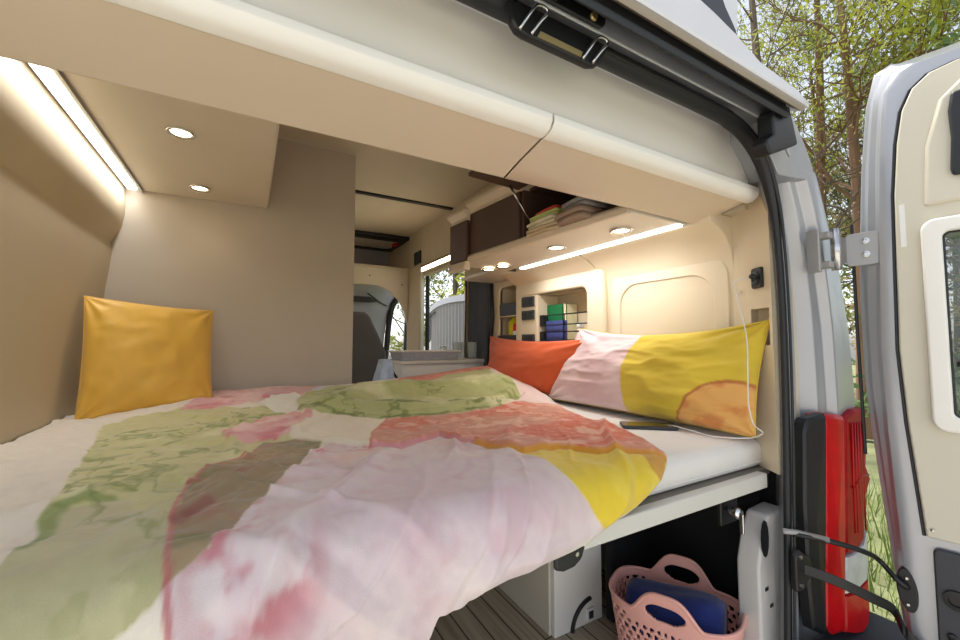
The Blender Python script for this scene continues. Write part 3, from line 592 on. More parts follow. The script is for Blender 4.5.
for k in ('crease', 'rollfoot_shade'):
    d = seg_dist(WX, WT, LINES[k], False); blend(sstep(.011 - d, 0, .007) * sstep(n2, -.45, .05) * .85, (104, 118, 52))  # shade in and under the roll, painted into the print as olive lines
d = seg_dist(Xg, Tg, LINES['lace'], False); blend(np.exp(-(d / .016) ** 2) * sstep(n3, -.05, .2) * P * .8, (206, 88, 104))
C = C * (1 + .05 * n3[..., None])
root = thing('duvet', 'crumpled watercolour duvet in green, pink, orange and yellow spread over the bed', 'duvet', (.3, 1.2, .90))
me = bpy.data.meshes.new('cover')
V = np.stack([xg - .3, yg - 1.2, zg - .90], -1).reshape(-1, 3)
idx = np.arange(NX * NT).reshape(NT, NX)
Fq = np.stack([idx[:-1, :-1], idx[:-1, 1:], idx[1:, 1:], idx[1:, :-1]], -1).reshape(-1, 4)
me.vertices.add(len(V)); me.vertices.foreach_set('co', V.ravel())
me.loops.add(Fq.size); me.loops.foreach_set('vertex_index', Fq.ravel())
me.polygons.add(len(Fq)); me.polygons.foreach_set('loop_start', np.arange(0, Fq.size, 4)); me.polygons.foreach_set('loop_total', np.full(len(Fq), 4))
me.update(calc_edges=True)
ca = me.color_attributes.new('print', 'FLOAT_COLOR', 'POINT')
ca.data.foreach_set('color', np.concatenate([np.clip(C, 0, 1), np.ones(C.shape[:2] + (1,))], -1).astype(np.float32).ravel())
def print_mat(name, attr='print', rough=.85):
    m = mat(name, (200, 200, 200), rough, bump=.25, bscale=420, sheen=.25)
    a = m.node_tree.nodes.new('ShaderNodeAttribute'); a.attribute_name = attr
    m.node_tree.links.new(a.outputs['Color'], m.node_tree.nodes['Principled BSDF'].inputs['Base Color']); return m
M['print'] = print_mat('printed_cotton')
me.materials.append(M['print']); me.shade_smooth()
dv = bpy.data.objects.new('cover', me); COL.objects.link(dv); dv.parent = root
sd = dv.modifiers.new('solid', 'SOLIDIFY'); sd.thickness = .006; sd.offset = 1 if False else -1

# ---- pillows
def pillow(root, name, c, thick, m, nu=70, nv=50, pinch=.05, colf=None, seed=0, wr=.006, pw=.42, sag=0):
    BL, BR, TR, TL = [np.array(p, float) for p in c]
    u = np.linspace(-1, 1, nu); v = np.linspace(-1, 1, nv); Uo, Vo = np.meshgrid(u, v)
    U = np.sin(Uo * np.pi / 2); Vv = np.sin(Vo * np.pi / 2)
    uu = U * (1 - pinch * (1 - Vv ** 2)); vv = Vv * (1 - pinch * (1 - U ** 2) * 1.1)
    a = ((uu + 1) / 2)[..., None]; b_ = ((vv + 1) / 2)[..., None]
    P = (1 - a) * (1 - b_) * BL + a * (1 - b_) * BR + a * b_ * TR + (1 - a) * b_ * TL
    P[..., 2] -= sag * (1 - U ** 2) * np.clip(Vv, 0, 1)
    nrm = np.cross(BR - BL, TL - BL); nrm /= np.linalg.norm(nrm)
    prof = np.clip((1 - U ** 2) * (1 - Vv ** 2), 0, 1) ** pw
    edge = np.clip(1 - prof, 0, 1)
    wrn = wr * (ridge(U * 2.2 + .5 * vnoise(U * 2, Vv * 2, seed), Vv * 3.1, seed + 5) * 1.2 + fbm(U * 3, Vv * 3, seed + 9, 3)) * np.clip(prof * 3, 0, 1)
    corner = np.exp(-((1 - np.abs(U)) ** 2 + (1 - np.abs(Vv)) ** 2) / .25) * wr * np.sin(np.arctan2(1 - np.abs(Vv), 1 - np.abs(U) + 1e-6) * 9) * np.clip(prof * 4, 0, 1)
    th = thick * prof
    F_ = P + nrm * (th + wrn + corner)[..., None]; Bk = P - nrm * (th * .8)[..., None]
    vs = np.concatenate([F_.reshape(-1, 3), Bk.reshape(-1, 3)]); n = nu * nv
    i0 = np.arange(n).reshape(nv, nu)
    fs = []
    for j in range(nv - 1):
        for i in range(nu - 1):
            q = (i0[j, i], i0[j, i + 1], i0[j + 1, i + 1], i0[j + 1, i]); fs.append(tuple(int(k) for k in q)); fs.append(tuple(int(k) + n for k in q[::-1]))
    o = bpy.data.objects.new(name, bpy.data.meshes.new(name)); base = wloc(root)
    o.data.from_pydata([tuple(p - np.array(base)) for p in vs], [], fs)
    if colf is not None:
        cc = colf(uu, vv); cc = np.concatenate([cc, cc]).reshape(-1, 3)
        if len(cc) != 2 * n: cc = np.concatenate([colf(uu, vv).reshape(-1, 3)] * 2)
        ca = o.data.color_attributes.new('print', 'FLOAT_COLOR', 'POINT'); ca.data.foreach_set('color', np.concatenate([cc, np.ones((2 * n, 1))], 1).astype(np.float32).ravel())
    bm = bmesh.new(); bm.from_mesh(o.data); bmesh.ops.remove_doubles(bm, verts=bm.verts, dist=1e-5); bmesh.ops.recalc_face_normals(bm, faces=bm.faces); bm.to_mesh(o.data); bm.free()
    o.data.materials.append(M[m]); o.data.shade_smooth(); COL.objects.link(o); o.parent = root
    loop = [tuple(P[0, i]) for i in range(nu)] + [tuple(P[j, -1]) for j in range(1, nv)] + [tuple(P[-1, i]) for i in range(nu - 2, -1, -1)] + [tuple(P[j, 0]) for j in range(nv - 2, 0, -1)]
    MB().tube(loop, .0022, 6, closed=True).build('seam', m if colf is None else 'seamy', root, smooth=True)
    return o
M['seamy'] = mat('seam_gold', (214, 178, 60), .8)
t = thing('cushion', 'mustard yellow square cushion leaning in the left corner', 'cushion', (-.3, 1.86, .905))
pillow(t, 'cushion_cover', [(-.460, 1.705, .904), (-.115, 1.81, .915), (-.133, 1.945, 1.280), (-.470, 1.765, 1.303)], .065, 'yellow_cush', seed=3, pinch=.035, wr=.006, pw=.58)
t = thing('pillow', 'long pillow in pink, yellow and orange watercolour leaning on the right wall', 'pillow', (1.15, .95, .90))
def pcol(u, v):
    c = np.empty(u.shape + (3,)); S = lambda *k: np.array(srgb(*k)[:3])
    n = fbm(u * 3, v * 2, 7, 4); n_2 = fbm(u * 9, v * 5, 9, 3)
    c[:] = S(226, 200, 200); k = (sstep(n, -.1, .4) * .5)[..., None]; c = c * (1 - k) + S(206, 164, 168) * k
    yl = (u > .02 - .07 * v - .06 * (1 - v * v))
    cy = np.empty(c.shape); cy[:] = S(216, 190, 56); k = (sstep(n, -.2, .4) * .5)[..., None]; cy = cy * (1 - k) + S(196, 168, 48) * k
    f_ = sstep(u - (.02 - .07 * v - .06 * (1 - v * v)), -.006, .006)[..., None]; c = c * (1 - f_) + cy * f_
    dd = np.hypot((u - .86) / .35, (v + 1.12) / 1.0); og = (dd < 1)
    co = np.empty(c.shape); co[:] = S(222, 168, 92); k = (sstep(n_2 + .4 * n, -.15, .3) * .7)[..., None]; co = co * (1 - k) + S(206, 124, 62) * k
    f_ = sstep(1 - dd, -.012, .012)[..., None]; c = c * (1 - f_) + co * f_; f_ = sstep(.03 - np.abs(dd - 1 + .02 * n_2), -.012, .012)[..., None] * .8; c = c * (1 - f_) + S(176, 96, 48) * f_
    return c
pillow(t, 'pillow_cover', [(1.165, 1.43, .905), (1.14, .565, .908), (1.205, .548, 1.212), (1.215, 1.27, 1.212)], .062, 'print', nu=220, nv=100, pinch=.03, colf=pcol, seed=12, wr=.008, pw=.5, sag=.03)
t = thing('cushion', 'burnt orange cushion behind the patterned pillow by the wall', 'cushion', (1.15, 1.7, .90))
pillow(t, 'cushion_cover', [(1.15, 1.94, .915), (1.17, 1.42, .925), (1.20, 1.10, 1.178), (1.20, 1.985, 1.19)], .065, 'orange_cush', seed=21, pinch=.05, sag=.02, pw=.55)
# ================================================================ UNDER THE BED
cb_ = thing('under_bed_cabinet', 'pale cabinet block under the bed with a round cable opening and a small switch', 'cabinet', (.93, 1.2, FZ))
MB().box(.833, 1.035, 1.0, 1.018, FZ, .798).build('front_board', 'cream_gloss', cb_, bevel=.003)
MB().box(.826, .842, 1.0185, 1.75, FZ, .798).build('side_board', 'soffit_light', cb_, bevel=.002)
MB().box(1.02, 1.035, 1.0185, 1.75, FZ, .798).build('side_board', 'soffit_light', cb_, bevel=.002)
mb = MB(); arc = [(.985 - .085 * math.cos(a), .245 + .085 * math.sin(a)) for a in [k * PI / 2.1 / 14 for k in range(15)]]
mb.tube([(x, .996, z) for x, z in arc], .0065, 8); mb.build('cable_arch', 'black', cb_, smooth=True)
sw = MB().box(.960, .992, .992, 1.0, .262, .300).build('switch_plate', 'cream_gloss', cb_, bevel=.003)
MB().box(.967, .985, .990, .993, .270, .292).build('rocker', 'dgrey', sw)
bb = thing('luggage_liner', 'black rounded liner box behind the pink basket', 'liner', (1.15, 1.0, FZ))
mb = MB(); P = [(1.035, FZ), (1.035, .60)] + [(1.115 - .08 * math.cos(a), .60 + .13 * math.sin(a)) for a in [k * PI / 2 / 6 for k in range(1, 7)]] + [(1.258, .74), (1.258, FZ)]
mb.prism(P, 'y', .955, .99); mb.build('liner_wall', 'blackcloth', bb, bevel=.01)
MB().box(1.235, 1.258, .61, .955, FZ, .79).build('side_liner', 'blackcloth', bb, bevel=.004)
MB().box(.03, .05, .60, 1.9, FZ, .79)
kn = thing('latch_knob', 'chrome latch handle under the right end of the bed edge', 'latch', (1.04, .56, .70))
MB().lathe([(0, .0), (.012, 0), (.014, .006), (.012, .022), (.007, .026), (.007, .034), (0, .034)], (1.04, .555, .738), 18, 'y').build('barrel', 'chrome', kn, smooth=True)
MB().box(1.032, 1.038, .545, .555, .695, .742).build('lever', 'steel', kn, bevel=.002)
MB().box(1.02, 1.095, .59, .60, .70, .782).build('bracket', 'black', kn, bevel=.003)
# basket: flexible tub with holes and two loop handles
def basket():
    t = thing('laundry_basket', 'pink perforated plastic basket on the floor under the bed', 'basket', (1.005, .70, FZ))
    cx, cy, rot = 1.015, .722, math.radians(-66)
    NA, NZ = 220, 74
    def rad(a, w, d):      # superellipse
        e = 3.2; return (abs(math.cos(a) / w) ** e + abs(math.sin(a) / d) ** e) ** (-1 / e)
    def rim(a):            # the two loops rise over the long sides
        s_ = math.sin(a); q = max(0, abs(s_) - .76) / .24
        return .205 + .062 * (q * q * (3 - 2 * q)) + .012 * abs(math.cos(a)) ** 4
    def P(a, h, H_):
        f = .80 + .20 * (h / .22); w, d = .160 * f, .110 * f; r_ = rad(a, w, d)
        x, y = r_ * math.cos(a), r_ * math.sin(a)
        return (cx + x * math.cos(rot) - y * math.sin(rot), cy + x * math.sin(rot) + y * math.cos(rot), FZ + .004 + h)
    vs = []; fs = []
    for k in range(NZ + 1):
        for i in range(NA):
            a = 2 * PI * i / NA; Hh = rim(a); vs.append(P(a, Hh * k / NZ, Hh))
    def hole(a, h):
        Hh = rim(a)
        for sgn in (1, -1):       # handle opening
            u_ = (a - sgn * PI / 2 + PI) % (2 * PI) - PI
            x = math.tan(max(-1.2, min(1.2, u_))) * .118
            if ((x) / .050) ** 2 + ((h - .222) / .021) ** 2 < 1: return True
        if h < .03 or h > .175 and abs(math.sin(a)) > .7 or h > .19: return False
        per = .0215; s_ = a * .145; row = int((h - .03) / .0165); zc = .03 + (row + .5) * .0165
        off = per / 2 if row % 2 else 0; xs = ((s_ + off) / per) % 1 - .5
        n_ = round(2 * PI * .145 / per); xs = ((a / (2 * PI) * n_ + (row % 2) * .5) % 1) - .5
        rr = .0068 if row % 2 else .0058
        return (xs * per) ** 2 + (h - zc) ** 2 < rr * rr
    for k in range(NZ):
        for i in range(NA):
            a = 2 * PI * (i + .5) / NA; h = rim(a) * (k + .5) / NZ
            if hole(a, h): continue
            j = (i + 1) % NA; fs.append((k * NA + i, k * NA + j, (k + 1) * NA + j, (k + 1) * NA + i))
    b_ = MB().add(vs, fs).build('basket_wall', 'pink_plastic', t, smooth=True, solid=.005)
    sm = b_.modifiers.new('sm', 'SMOOTH'); sm.iterations = 1; sm.factor = .4
    b_.modifiers.move(1, 0)
    MB().tube([P(2 * PI * i / 120, rim(2 * PI * i / 120), 0) for i in range(120)], .0048, 8, closed=True).build('rim', 'pink_plastic', t, smooth=True)
    MB().loft([[P(2 * PI * i / 60, .002, 0) for i in range(60)], [P(2 * PI * i / 60, .007, 0) for i in range(60)]]).build('base', 'pink_plastic', t)
    return cx, cy, rot
bcx, bcy, brot = basket()
# rolled blue towel inside the basket
mb = MB(); rings = []
for k in range(15):
    s_ = -.118 + .236 * k / 14; e = 1 - .15 * (abs(s_) / .118) ** 6; R = []
    for i in range(40):
        a = 2 * PI * i / 40; rr = 1 + .05 * math.sin(3 * a + s_ * 20) + .03 * math.sin(7 * a)
        x, y, z = s_, .072 * e * rr * math.cos(a), .068 * e * rr * math.sin(a)
        y -= .0; zz = FZ + .168 + z + .012 * math.sin(s_ * 18)
        R.append((bcx + x * math.cos(brot) - y * math.sin(brot), bcy + x * math.sin(brot) + y * math.cos(brot), zz))
    rings.append(R)
tw = mb.loft(rings).build('rolled_towel', 'navy', smooth=True)
tag(tw, 'thick navy blue towel rolled up inside the pink basket', 'towel')

# ================================================================ KITCHEN END AND SIDE DOOR
kt = thing('kitchen_unit', 'low pale kitchen unit behind the bed beside the side door', 'kitchen', (.95, 2.4, FZ))
MB().box(.72, 1.235, 2.12, 2.36, FZ, 1.035).build('unit_body', 'cream_gloss', kt, bevel=.004)
MB().box(.705, 1.245, 2.10, 2.38, 1.035, 1.055).build('worktop', 'plate', kt, bevel=.003)
gb = thing('storage_box', 'grey felt storage box on the kitchen unit', 'box', (.9, 2.12, 1.055))
mb = MB(); mb.loft([[(x, y, 1.056) for x, y in rrect(.715, 1.06, 2.12, 2.30, .02, 3)], [(x, y, 1.100) for x, y in rrect(.705, 1.07, 2.11, 2.31, .02, 3)]]); M['felt'] = mat('grey_felt', (168, 172, 180), .9, var=.08, vscale=60, bump=.3, bscale=200); mb.build('box_body', 'felt', gb)
MB().box(.700, 1.075, 2.105, 2.315, 1.1005, 1.108).build('lid', 'plate', gb, bevel=.002)
dc = thing('cloth_bag', 'light blue crumpled cloth bag hanging at the corner of the kitchen unit', 'cloth bag', (.63, 2.1, .90))
mb = MB(); rings = []
for k in range(9):
    h = k / 8; z = .72 + .345 * h; w = .070 * (1 - .55 * h ** 2.5); R = []
    for i in range(28):
        a = 2 * PI * i / 28; rr = 1 + .10 * math.sin(5 * a + 6 * h) + .06 * math.sin(9 * a - 4 * h)
        R.append((.602 + .025 * h + w * rr * math.cos(a), 2.105 + .045 * rr * math.sin(a), z))
    rings.append(R)
mb.loft(rings).build('bag_body', 'bluecloth', dc, smooth=True)
MB().tube(smooth_path([(.64, 2.095, 1.06), (.66, 2.085, 1.00), (.685, 2.09, .96), (.66, 2.08, .93)], 4), .006, 6).build('strap', 'black', dc, smooth=True)
gl0 = None
for i, (x, y, l) in enumerate(((1.135, 2.28, 'clear drinking glass on the worktop, leftmost of three by the orange cushion'), (1.19, 2.34, 'clear drinking glass, middle of three by the orange cushion'), (1.20, 2.20, 'clear drinking glass right beside the orange cushion'))):
    if gl0 is None:
        gl0 = thing('drinking_glass', l, 'glass', (x, y, 1.055), 'glasses on the kitchen worktop')
        MB().lathe([(0, 0), (.026, 0), (.033, .10), (.0315, .10), (.0245, .006), (0, .006)], (x, y, 1.056), 20).build('bowl', 'glassy', gl0, smooth=True)
    else: dup(gl0, (x, y, 1.055), l)
tp = thing('water_tap', 'slim chrome tap at the back of the kitchen worktop', 'tap', (1.10, 2.35, 1.055))
MB().tube(smooth_path([(1.09, 2.355, 1.055), (1.09, 2.355, 1.10), (1.085, 2.345, 1.125), (1.06, 2.33, 1.13), (1.04, 2.32, 1.12)], 5), .007, 8).build('spout', 'chrome', tp, smooth=True)
MB().lathe([(.0, 0), (.016, 0), (.014, .02), (0, .02)], (1.09, 2.355, 1.055), 14).build('collar', 'chrome', tp, smooth=True)

# dark curtain and jambs at the rear side of the side door
sj = thing('door_curtain', 'dark grey-blue curtain panel gathered at the rear jamb of the side door', 'curtain', (1.2, 2.2, 1.0))
mb = MB(); rings = []
for k in range(8):
    z = 1.0 + .575 * k / 7; off = .02 * (1 - k / 7); R1 = []; R2 = []
    for i in range(25):
        y = 2.06 + .26 * i / 24 + off; x = 1.232 + .006 * math.sin(i * 1.9 + k * .15) ; R1.append((x, y, z)); R2.append((x + .006, y, z))
    rings.append(R1 + R2[::-1])
mb.loft(rings); mb.build('fabric', 'greycloth', sj, smooth=True)
MB().tube([(1.225, 2.325, 1.0), (1.224, 2.30, 1.575)], .008, 8).build('brown_edge', mat('curtain_edge', (140, 118, 92), .7), sj)
MB().tube([(1.224, 2.345, 1.0), (1.222, 2.315, 1.58)], .008, 8).build('dark_edge', 'rubber', sj)
MB().tube([(1.224, 2.045, 1.0), (1.222, 2.00, 1.30), (1.224, 2.02, 1.575)], .014, 8).build('rear_seal', 'rubber', sj, smooth=True)

# ================================================================ CAB
# bulkhead beam with arch
P = [(.30, FZ), (.30, 1.85), (1.20, 1.85), (1.20, 1.2), (1.17, 1.35), (1.12, 1.48), (1.04, 1.58), (.93, 1.64), (.78, 1.665), (.60, 1.665), (.45, 1.64), (.44, FZ)]
struct(MB().prism([(.30, 1.645), (.30, 1.79), (1.20, 1.79), (1.20, 1.30), (1.175, 1.42), (1.12, 1.52), (1.04, 1.60), (.93, 1.645)], 'y', 3.38, 3.42).build('wall_front', 'ceil', bevel=.006))
struct(MB().box(.30, 1.22, 3.42, 4.1, 1.80, 1.82).build('trim_7', 'ceil', bevel=.005))
struct(MB().box(.30, 1.30, 4.08, 4.12, 1.82, 2.12).build('wall_front', 'cab_grey'))
for xx, zz in ((.86, 1.72), (1.14, 1.66)): struct(MB().lathe([(0, -.003), (.006, -.003), (.006, .002), (0, .002)], (xx, 3.378, zz), 10, 'y').build('trim_8', 'dgrey'))
sp = thing('wall_speaker', 'small square black speaker grille high beside the cab', 'speaker', (1.21, 3.2, 1.8))
MB().box(1.207, 1.2195, 3.12, 3.27, 1.815, 1.925).build('grille', 'black', sp, bevel=.01)
rv = thing('roof_vent', 'black framed roof vent in the ceiling near the cab', 'roof vent', (1.0, 3.7, 2.09))
mb = MB(); mb.ring(rrect(.62, 1.27, 3.42, 3.98, .06), rrect(.70, 1.18, 3.56, 3.90, .05), 'z', 2.075, 2.103); mb.build('frame', 'black', rv, bevel=.006)
MB().box(.70, 1.18, 3.56, 3.90, 2.085, 2.090).build('blind', 'soffit_light', rv)
MB().box(1.14, 1.17, 3.60, 3.68, 2.06, 2.082).build('latch', 'can_red', rv, bevel=.003)
# cab shell
struct(MB().box(-.6, 1.42, 5.0, 5.04, FZ, 1.0).build('wall_front', 'cab_grey'))
cd = thing('cab_door', 'grey cab door lining with black framed side window', 'van door', (1.3, 4.0, FZ))
mb = MB(); P = [(1.02, 1.10), (1.10, 1.22), (1.16, 1.40), (1.20, 1.54), (1.26, 1.61), (1.34, 1.64)]
mb = MB(); mb.tube(smooth_path([(1.13, 3.92, .82), (1.17, 3.92, 1.05), (1.185, 3.92, 1.25), (1.215, 3.92, 1.47), (1.27, 3.92, 1.59), (1.34, 3.92, 1.645), (1.42, 3.92, 1.65)], 4), .028, 8); mb.build('window_seal', 'rubber', cd, smooth=True)
mb = MB(); mb.prism([(.60, .80), (1.11, .80), (1.14, 1.0), (1.16, 1.25), (1.20, 1.50), (1.26, 1.62), (1.34, 1.67), (1.42, 1.68), (1.42, 1.75), (.60, 1.75)], 'y', 3.94, 3.98); mb.build('door_lining', 'cab_grey', cd, bevel=.01)
mb = MB(); mb.prism([(1.36, .9), (1.45, .9), (1.45, 1.60), (1.385, 1.60)], 'y', 3.96, 4.0); mb.build('pillar_post', 'dgrey', cd, bevel=.01)
mb = MB(); mb.prism([(.62, 1.60), (1.0, 1.60), (1.08, 1.56), (1.0, 1.545), (.62, 1.55)], 'y', 3.90, 3.938); mb.build('ledge', 'dgrey', cd, bevel=.004)
MB().tube([(.98, 3.93, 1.64), (1.10, 3.92, 1.55), (1.17, 3.92, 1.52)], .006, 6).build('belt', 'black', cd)
cs = thing('cab_seat', 'charcoal cab seat back seen past the partition edge', 'seat', (.8, 3.3, FZ))
mb = MB(); P = [(.46, .55), (.955, .55), (.965, .90), (.955, 1.08), (.90, 1.20), (.85, 1.30), (.82, 1.37), (.78, 1.395), (.55, 1.40), (.48, 1.37), (.45, 1.1)]
mb.prism(P, 'y', 3.18, 3.28); mb.build('backrest', 'seat', cs, bevel=.03, seg=4)
MB().box(.48, .94, 3.0, 3.45, .45, .58).build('seat_cushion', 'seat', cs, bevel=.03, seg=3)
MB().box(.60, .82, 3.10, 3.35, FZ, .45).build('pedestal', 'black', cs, bevel=.01)
# pleated blind door leaf outside the side door
od = thing('pleated_screen', 'rounded pale grey door leaf with a pleated grey blind, outside the side opening', 'screen', (2.2, 4.6, .5))
out = [(5.30, .6), (5.30, 1.20)]
top = smooth_path([(5.30, 0, 1.20), (5.28, 0, 1.56), (5.20, 0, 1.655), (4.95, 0, 1.715), (4.6, 0, 1.735), (4.1, 0, 1.72), (3.6, 0, 1.70)], 4)
ou = [(y, z) for y, _, z in top]; inn = [(y - .05 if z < 1.6 else y, z - .075 if z > 1.5 else z) for y, z in ou]
mb = MB(); mb.prism([(5.30, .5)] + ou + [(3.6, .5)], 'x', 2.22, 2.26); mb.build('leaf', 'cab_grey', od)
mb = MB(); nn = len(ou); mb.loft([[(2.17, y, z) for y, z in ou] + [(2.17, y, z) for y, z in inn[::-1]], [(2.22, y, z) for y, z in ou] + [(2.22, y, z) for y, z in inn[::-1]]]); mb.build('frame', 'cab_grey', od)
mb = MB(); rings = []
for k in range(33):
    y = 5.20 - 1.5 * k / 32; zt = np.interp(-y, [-q[0] for q in inn], [q[1] for q in inn]); x = 2.205 if k % 2 else 2.19
    rings.append([(x, y - .12 * 0, .55), (x, y, float(zt))])
mb.loft(rings, closed=False); mb.build('blind', 'blind', od, solid=.003)
MB().tube([(2.16, 5.22, 1.50), (2.16, 5.02, 1.57)], .012, 6).build('clip', 'black', od)

# ================================================================ VAN BODY AROUND THE REAR OPENING
vb = thing('camper_van', 'silver camper van body framing the open rear doorway', 'van', (.35, .5, .0))
def zx(tab, z): return float(np.interp(z, [q[0] for q in tab][::1], [q[1] for q in tab]))
SEAL = [(-.1, 1.09), (.10, 1.105), (.45, 1.135), (.70, 1.155), (.89, 1.168), (1.08, 1.176), (1.26, 1.177), (1.40, 1.168), (1.50, 1.150), (1.58, 1.115), (1.63, 1.070), (1.66, 1.015), (1.672, .96)]
path = [(x, .505, z) for z, x in SEAL] + [(.90, .505, 1.677), (.6, .505, 1.677), (.2, .505, 1.677), (-.5, .505, 1.677)]
pp = smooth_path(path, 4)
prof = [(-.022, -.016), (-.022, .004), (-.012, .010), (-.008, .006), (.0, .010), (.010, .018), (.020, .016), (.022, .0), (.016, -.018), (.0, -.022)]
def seal_sweep(scale, sh, name, m_, r_=None):
    mb = MB(); Pp = [Vector(p) for p in pp]; rings = []
    for i in range(len(Pp)):
        d = (Pp[min(i + 1, len(Pp) - 1)] - Pp[max(i - 1, 0)]).normalized(); w = Vector((d.z, 0, -d.x))      # outward
        k_ = min(1, max(0, (Pp[i].z - 1.40) / .24)); sy, sw = .45 + .55 * k_, .62 + .38 * k_
        rings.append([tuple(Pp[i] + Vector((0, a * scale * sy, 0)) + w * ((b_ * scale + sh) * sw - .004 * (1 - k_))) for a, b_ in prof])
    mb.loft(rings); return mb.build(name, m_, vb, smooth=True)
seal_sweep(.78, .0, 'door_seal', 'rubber')
seal_sweep(.30, -.006, 'seal_lip', 'black').location.y -= .015
# silver flange and channel round the opening: profile steps outward then rises to the outer skin
OUT = [(-.4, 1.44), (.10, 1.47), (.45, 1.49), (.99, 1.492), (1.19, 1.472), (1.35, 1.430), (1.54, 1.345), (1.60, 1.315), (1.68, 1.26), (1.735, 1.20)]
def pil(z):
    xs, xo = zx(SEAL, z) + .012, zx(OUT, z)
    w = xo - xs
    return [(xs, .515), (xs + .03, .512), (xs + .048, .508), (xs + .062, .535), (xs + .40 * w, .538), (xs + .47 * w, .500), (xs + .56 * w, .492), (xs + .60 * w, .470), (xo - .045, .462), (xo - .012, .470), (xo, .495), (xo + .01, .60), (xo + .012, .80), (xo - .05, .80), (xs + .14, .69), (xs + .13, .60), (xs + .015, .535)]
mb = MB(); zs = [-.1, .1, .45, .7, .89, 1.0, 1.08, 1.19, 1.26, 1.35, 1.40, 1.45, 1.50, 1.54, 1.58, 1.60]
mb.loft([[(x, y, z) for x, y in pil(z)] for z in zs]); mb.build('rear_pillar', 'silver', vb, bevel=.004)
# side skin of the van
for y0, y1, zz in ((.80, 2.38, zs), (3.6, 5.1, zs[:6])):
    mb = MB(); mb.loft([[(zx(OUT, z) + .012, y, z) for z in zz] + [(zx(OUT, z) - .02, y, z) for z in zz[::-1]] for y in (y0, y1)]); mb.build('side_panel', 'silver', vb)
# header channel above the opening
mb = MB(); pr_ = [(.515, 1.692), (.500, 1.694), (.470, 1.688), (.463, 1.672), (.461, 1.661), (.455, 1.661), (.455, 1.75), (.52, 1.75), (.519, 1.692)]
mb.loft([[(x, y, z) for y, z in pr_] for x in (-.6, 1.02, 1.05)] + [[(1.095, y, z - .02) for y, z in pr_], [(1.13, y, z - .06) for y, z in pr_]]); mb.build('header_channel', 'silver', vb, bevel=.003)
mb = MB(); pr_ = [(.418, 1.650), (.414, 1.664), (.420, 1.672), (.418, 1.684), (.425, 1.698), (.452, 1.702), (.452, 1.690), (.440, 1.676), (.436, 1.670), (.428, 1.660)]
mb.loft([[(x, y, z) for y, z in pr_] for x in (-.6, 1.03)]); mb.build('drip_rail', 'rubber', vb, bevel=.003)
mb = MB(); pr_ = [(.402, 1.668), (.398, 1.676), (.400, 1.688), (.42, 1.70), (.42, 1.686), (.410, 1.676)]
mb.loft([[(x, y, z) for y, z in pr_] for x in (-.6, 1.06)]); mb.build('tan_bead', mat('tan_bead', (150, 138, 120), .5), vb, bevel=.001)
# white rear roof cap above
mb = MB(); topz = [(-.6, 1.80), (.5, 1.784), (.641, 1.768), (.72, 1.757), (.786, 1.744), (.83, 1.732), (.877, 1.719), (.95, 1.716), (1.02, 1.712), (1.06, 1.704), (1.085, 1.692)]
rings = []
for x, zt in topz:
    zb = 1.684; rings.append([(x, .416, zb), (x, .399, zb), (x, .396, zb + .006), (x, .397, zt - .006), (x, .404, zt), (x, .47, zt + .006), (x, .60, zt + .012), (x, .60, zb + .02), (x, .45, zb + .018)])
mb.loft(rings); mb.build('roof_cap', 'white_body', vb, bevel=.003)
# body shoulder from roof cap to pillar
mb = MB(); A = [(1.06, .42, 1.705), (1.10, .425, 1.69), (1.16, .43, 1.69), (1.215, .445, 1.69), (1.26, .47, 1.66)]
sh = []
for z, dx in ((1.575, 0), (1.62, 0), (1.66, -.01), (1.70, -.02), (1.725, -.035)):
    xo = zx(OUT, z) + dx * .3
    xi = max(1.06, zx(SEAL, z) + .03)
    sh.append([(xi, .53, z), (xi, .490, z), (xi + (xo - xi) * .5, .474, z), (xo - .045, .462, z), (xo, .495, z), (xo + .012, .80, z), (xo - .1, .80, z)])
mb.loft(sh); mb.build('body_shoulder', 'silver', vb, bevel=.003)
mb = MB(); mb.prism([(0.985, 1.664), (1.06, 1.7), (1.095, 1.612), (1.05, 1.592), (0.968, 1.558), (0.952, 1.577), (0.953, 1.588), (0.985, 1.609), (0.983, 1.641)], 'y', .425, .46); mb.build('corner_bracket', 'black', vb, bevel=.006)
# dark gasket of the raised roof above
mb = MB(); mb.prism([(-.6, 1.82), (.60, 1.775), (.641, 1.766), (.715, 1.750), (.786, 1.732), (.797, 1.735), (.801, 1.752), (.765, 1.787), (.73, 1.84), (-.6, 1.90)], 'y', .400, .47); mb.build('raised_roof_gasket', 'dgrey', vb, bevel=.006)
mb = MB(); mb.prism([(.60, 1.83), (.745, 1.80), (.768, 1.772), (.803, 1.752), (.818, 1.765), (.825, 1.82), (.82, 2.02), (.60, 2.02)], 'y', .408, .47); mb.build('raised_roof_shell', 'white_body', vb, bevel=.006)

# striker plate with two steel loops
st = MB(); st.prism([(.322, 1.664), (.326, 1.632), (.336, 1.621), (.350, 1.618), (.484, 1.617), (.504, 1.624), (.514, 1.640), (.530, 1.664)], 'y', .474, .489)
sp_ = st.build('striker_plate', 'black', vb, bevel=.004)
MB().prism([(.372, 1.622), (.462, 1.622), (.466, 1.632), (.378, 1.633)], 'y', .4725, .475).build('bracket', 'gold_metal', sp_)
for x0 in (.336, .463):
    MB().tube(smooth_path([(x0, .470, 1.618), (x0 + .010, .462, 1.636), (x0 + .020, .458, 1.652), (x0 + .028, .457, 1.657), (x0 + .040, .457, 1.657), (x0 + .044, .458, 1.651), (x0 + .034, .462, 1.638), (x0 + .022, .470, 1.619)], 3), .0026, 8).build('steel_loop', 'steel', sp_, smooth=True)
up_ = MB().prism([(.34, 1.663), (.34, 1.695), (.49, 1.698), (.497, 1.690), (.495, 1.674), (.485, 1.664)], 'y', .448, .456).build('upper_plate', 'black', vb, bevel=.004)
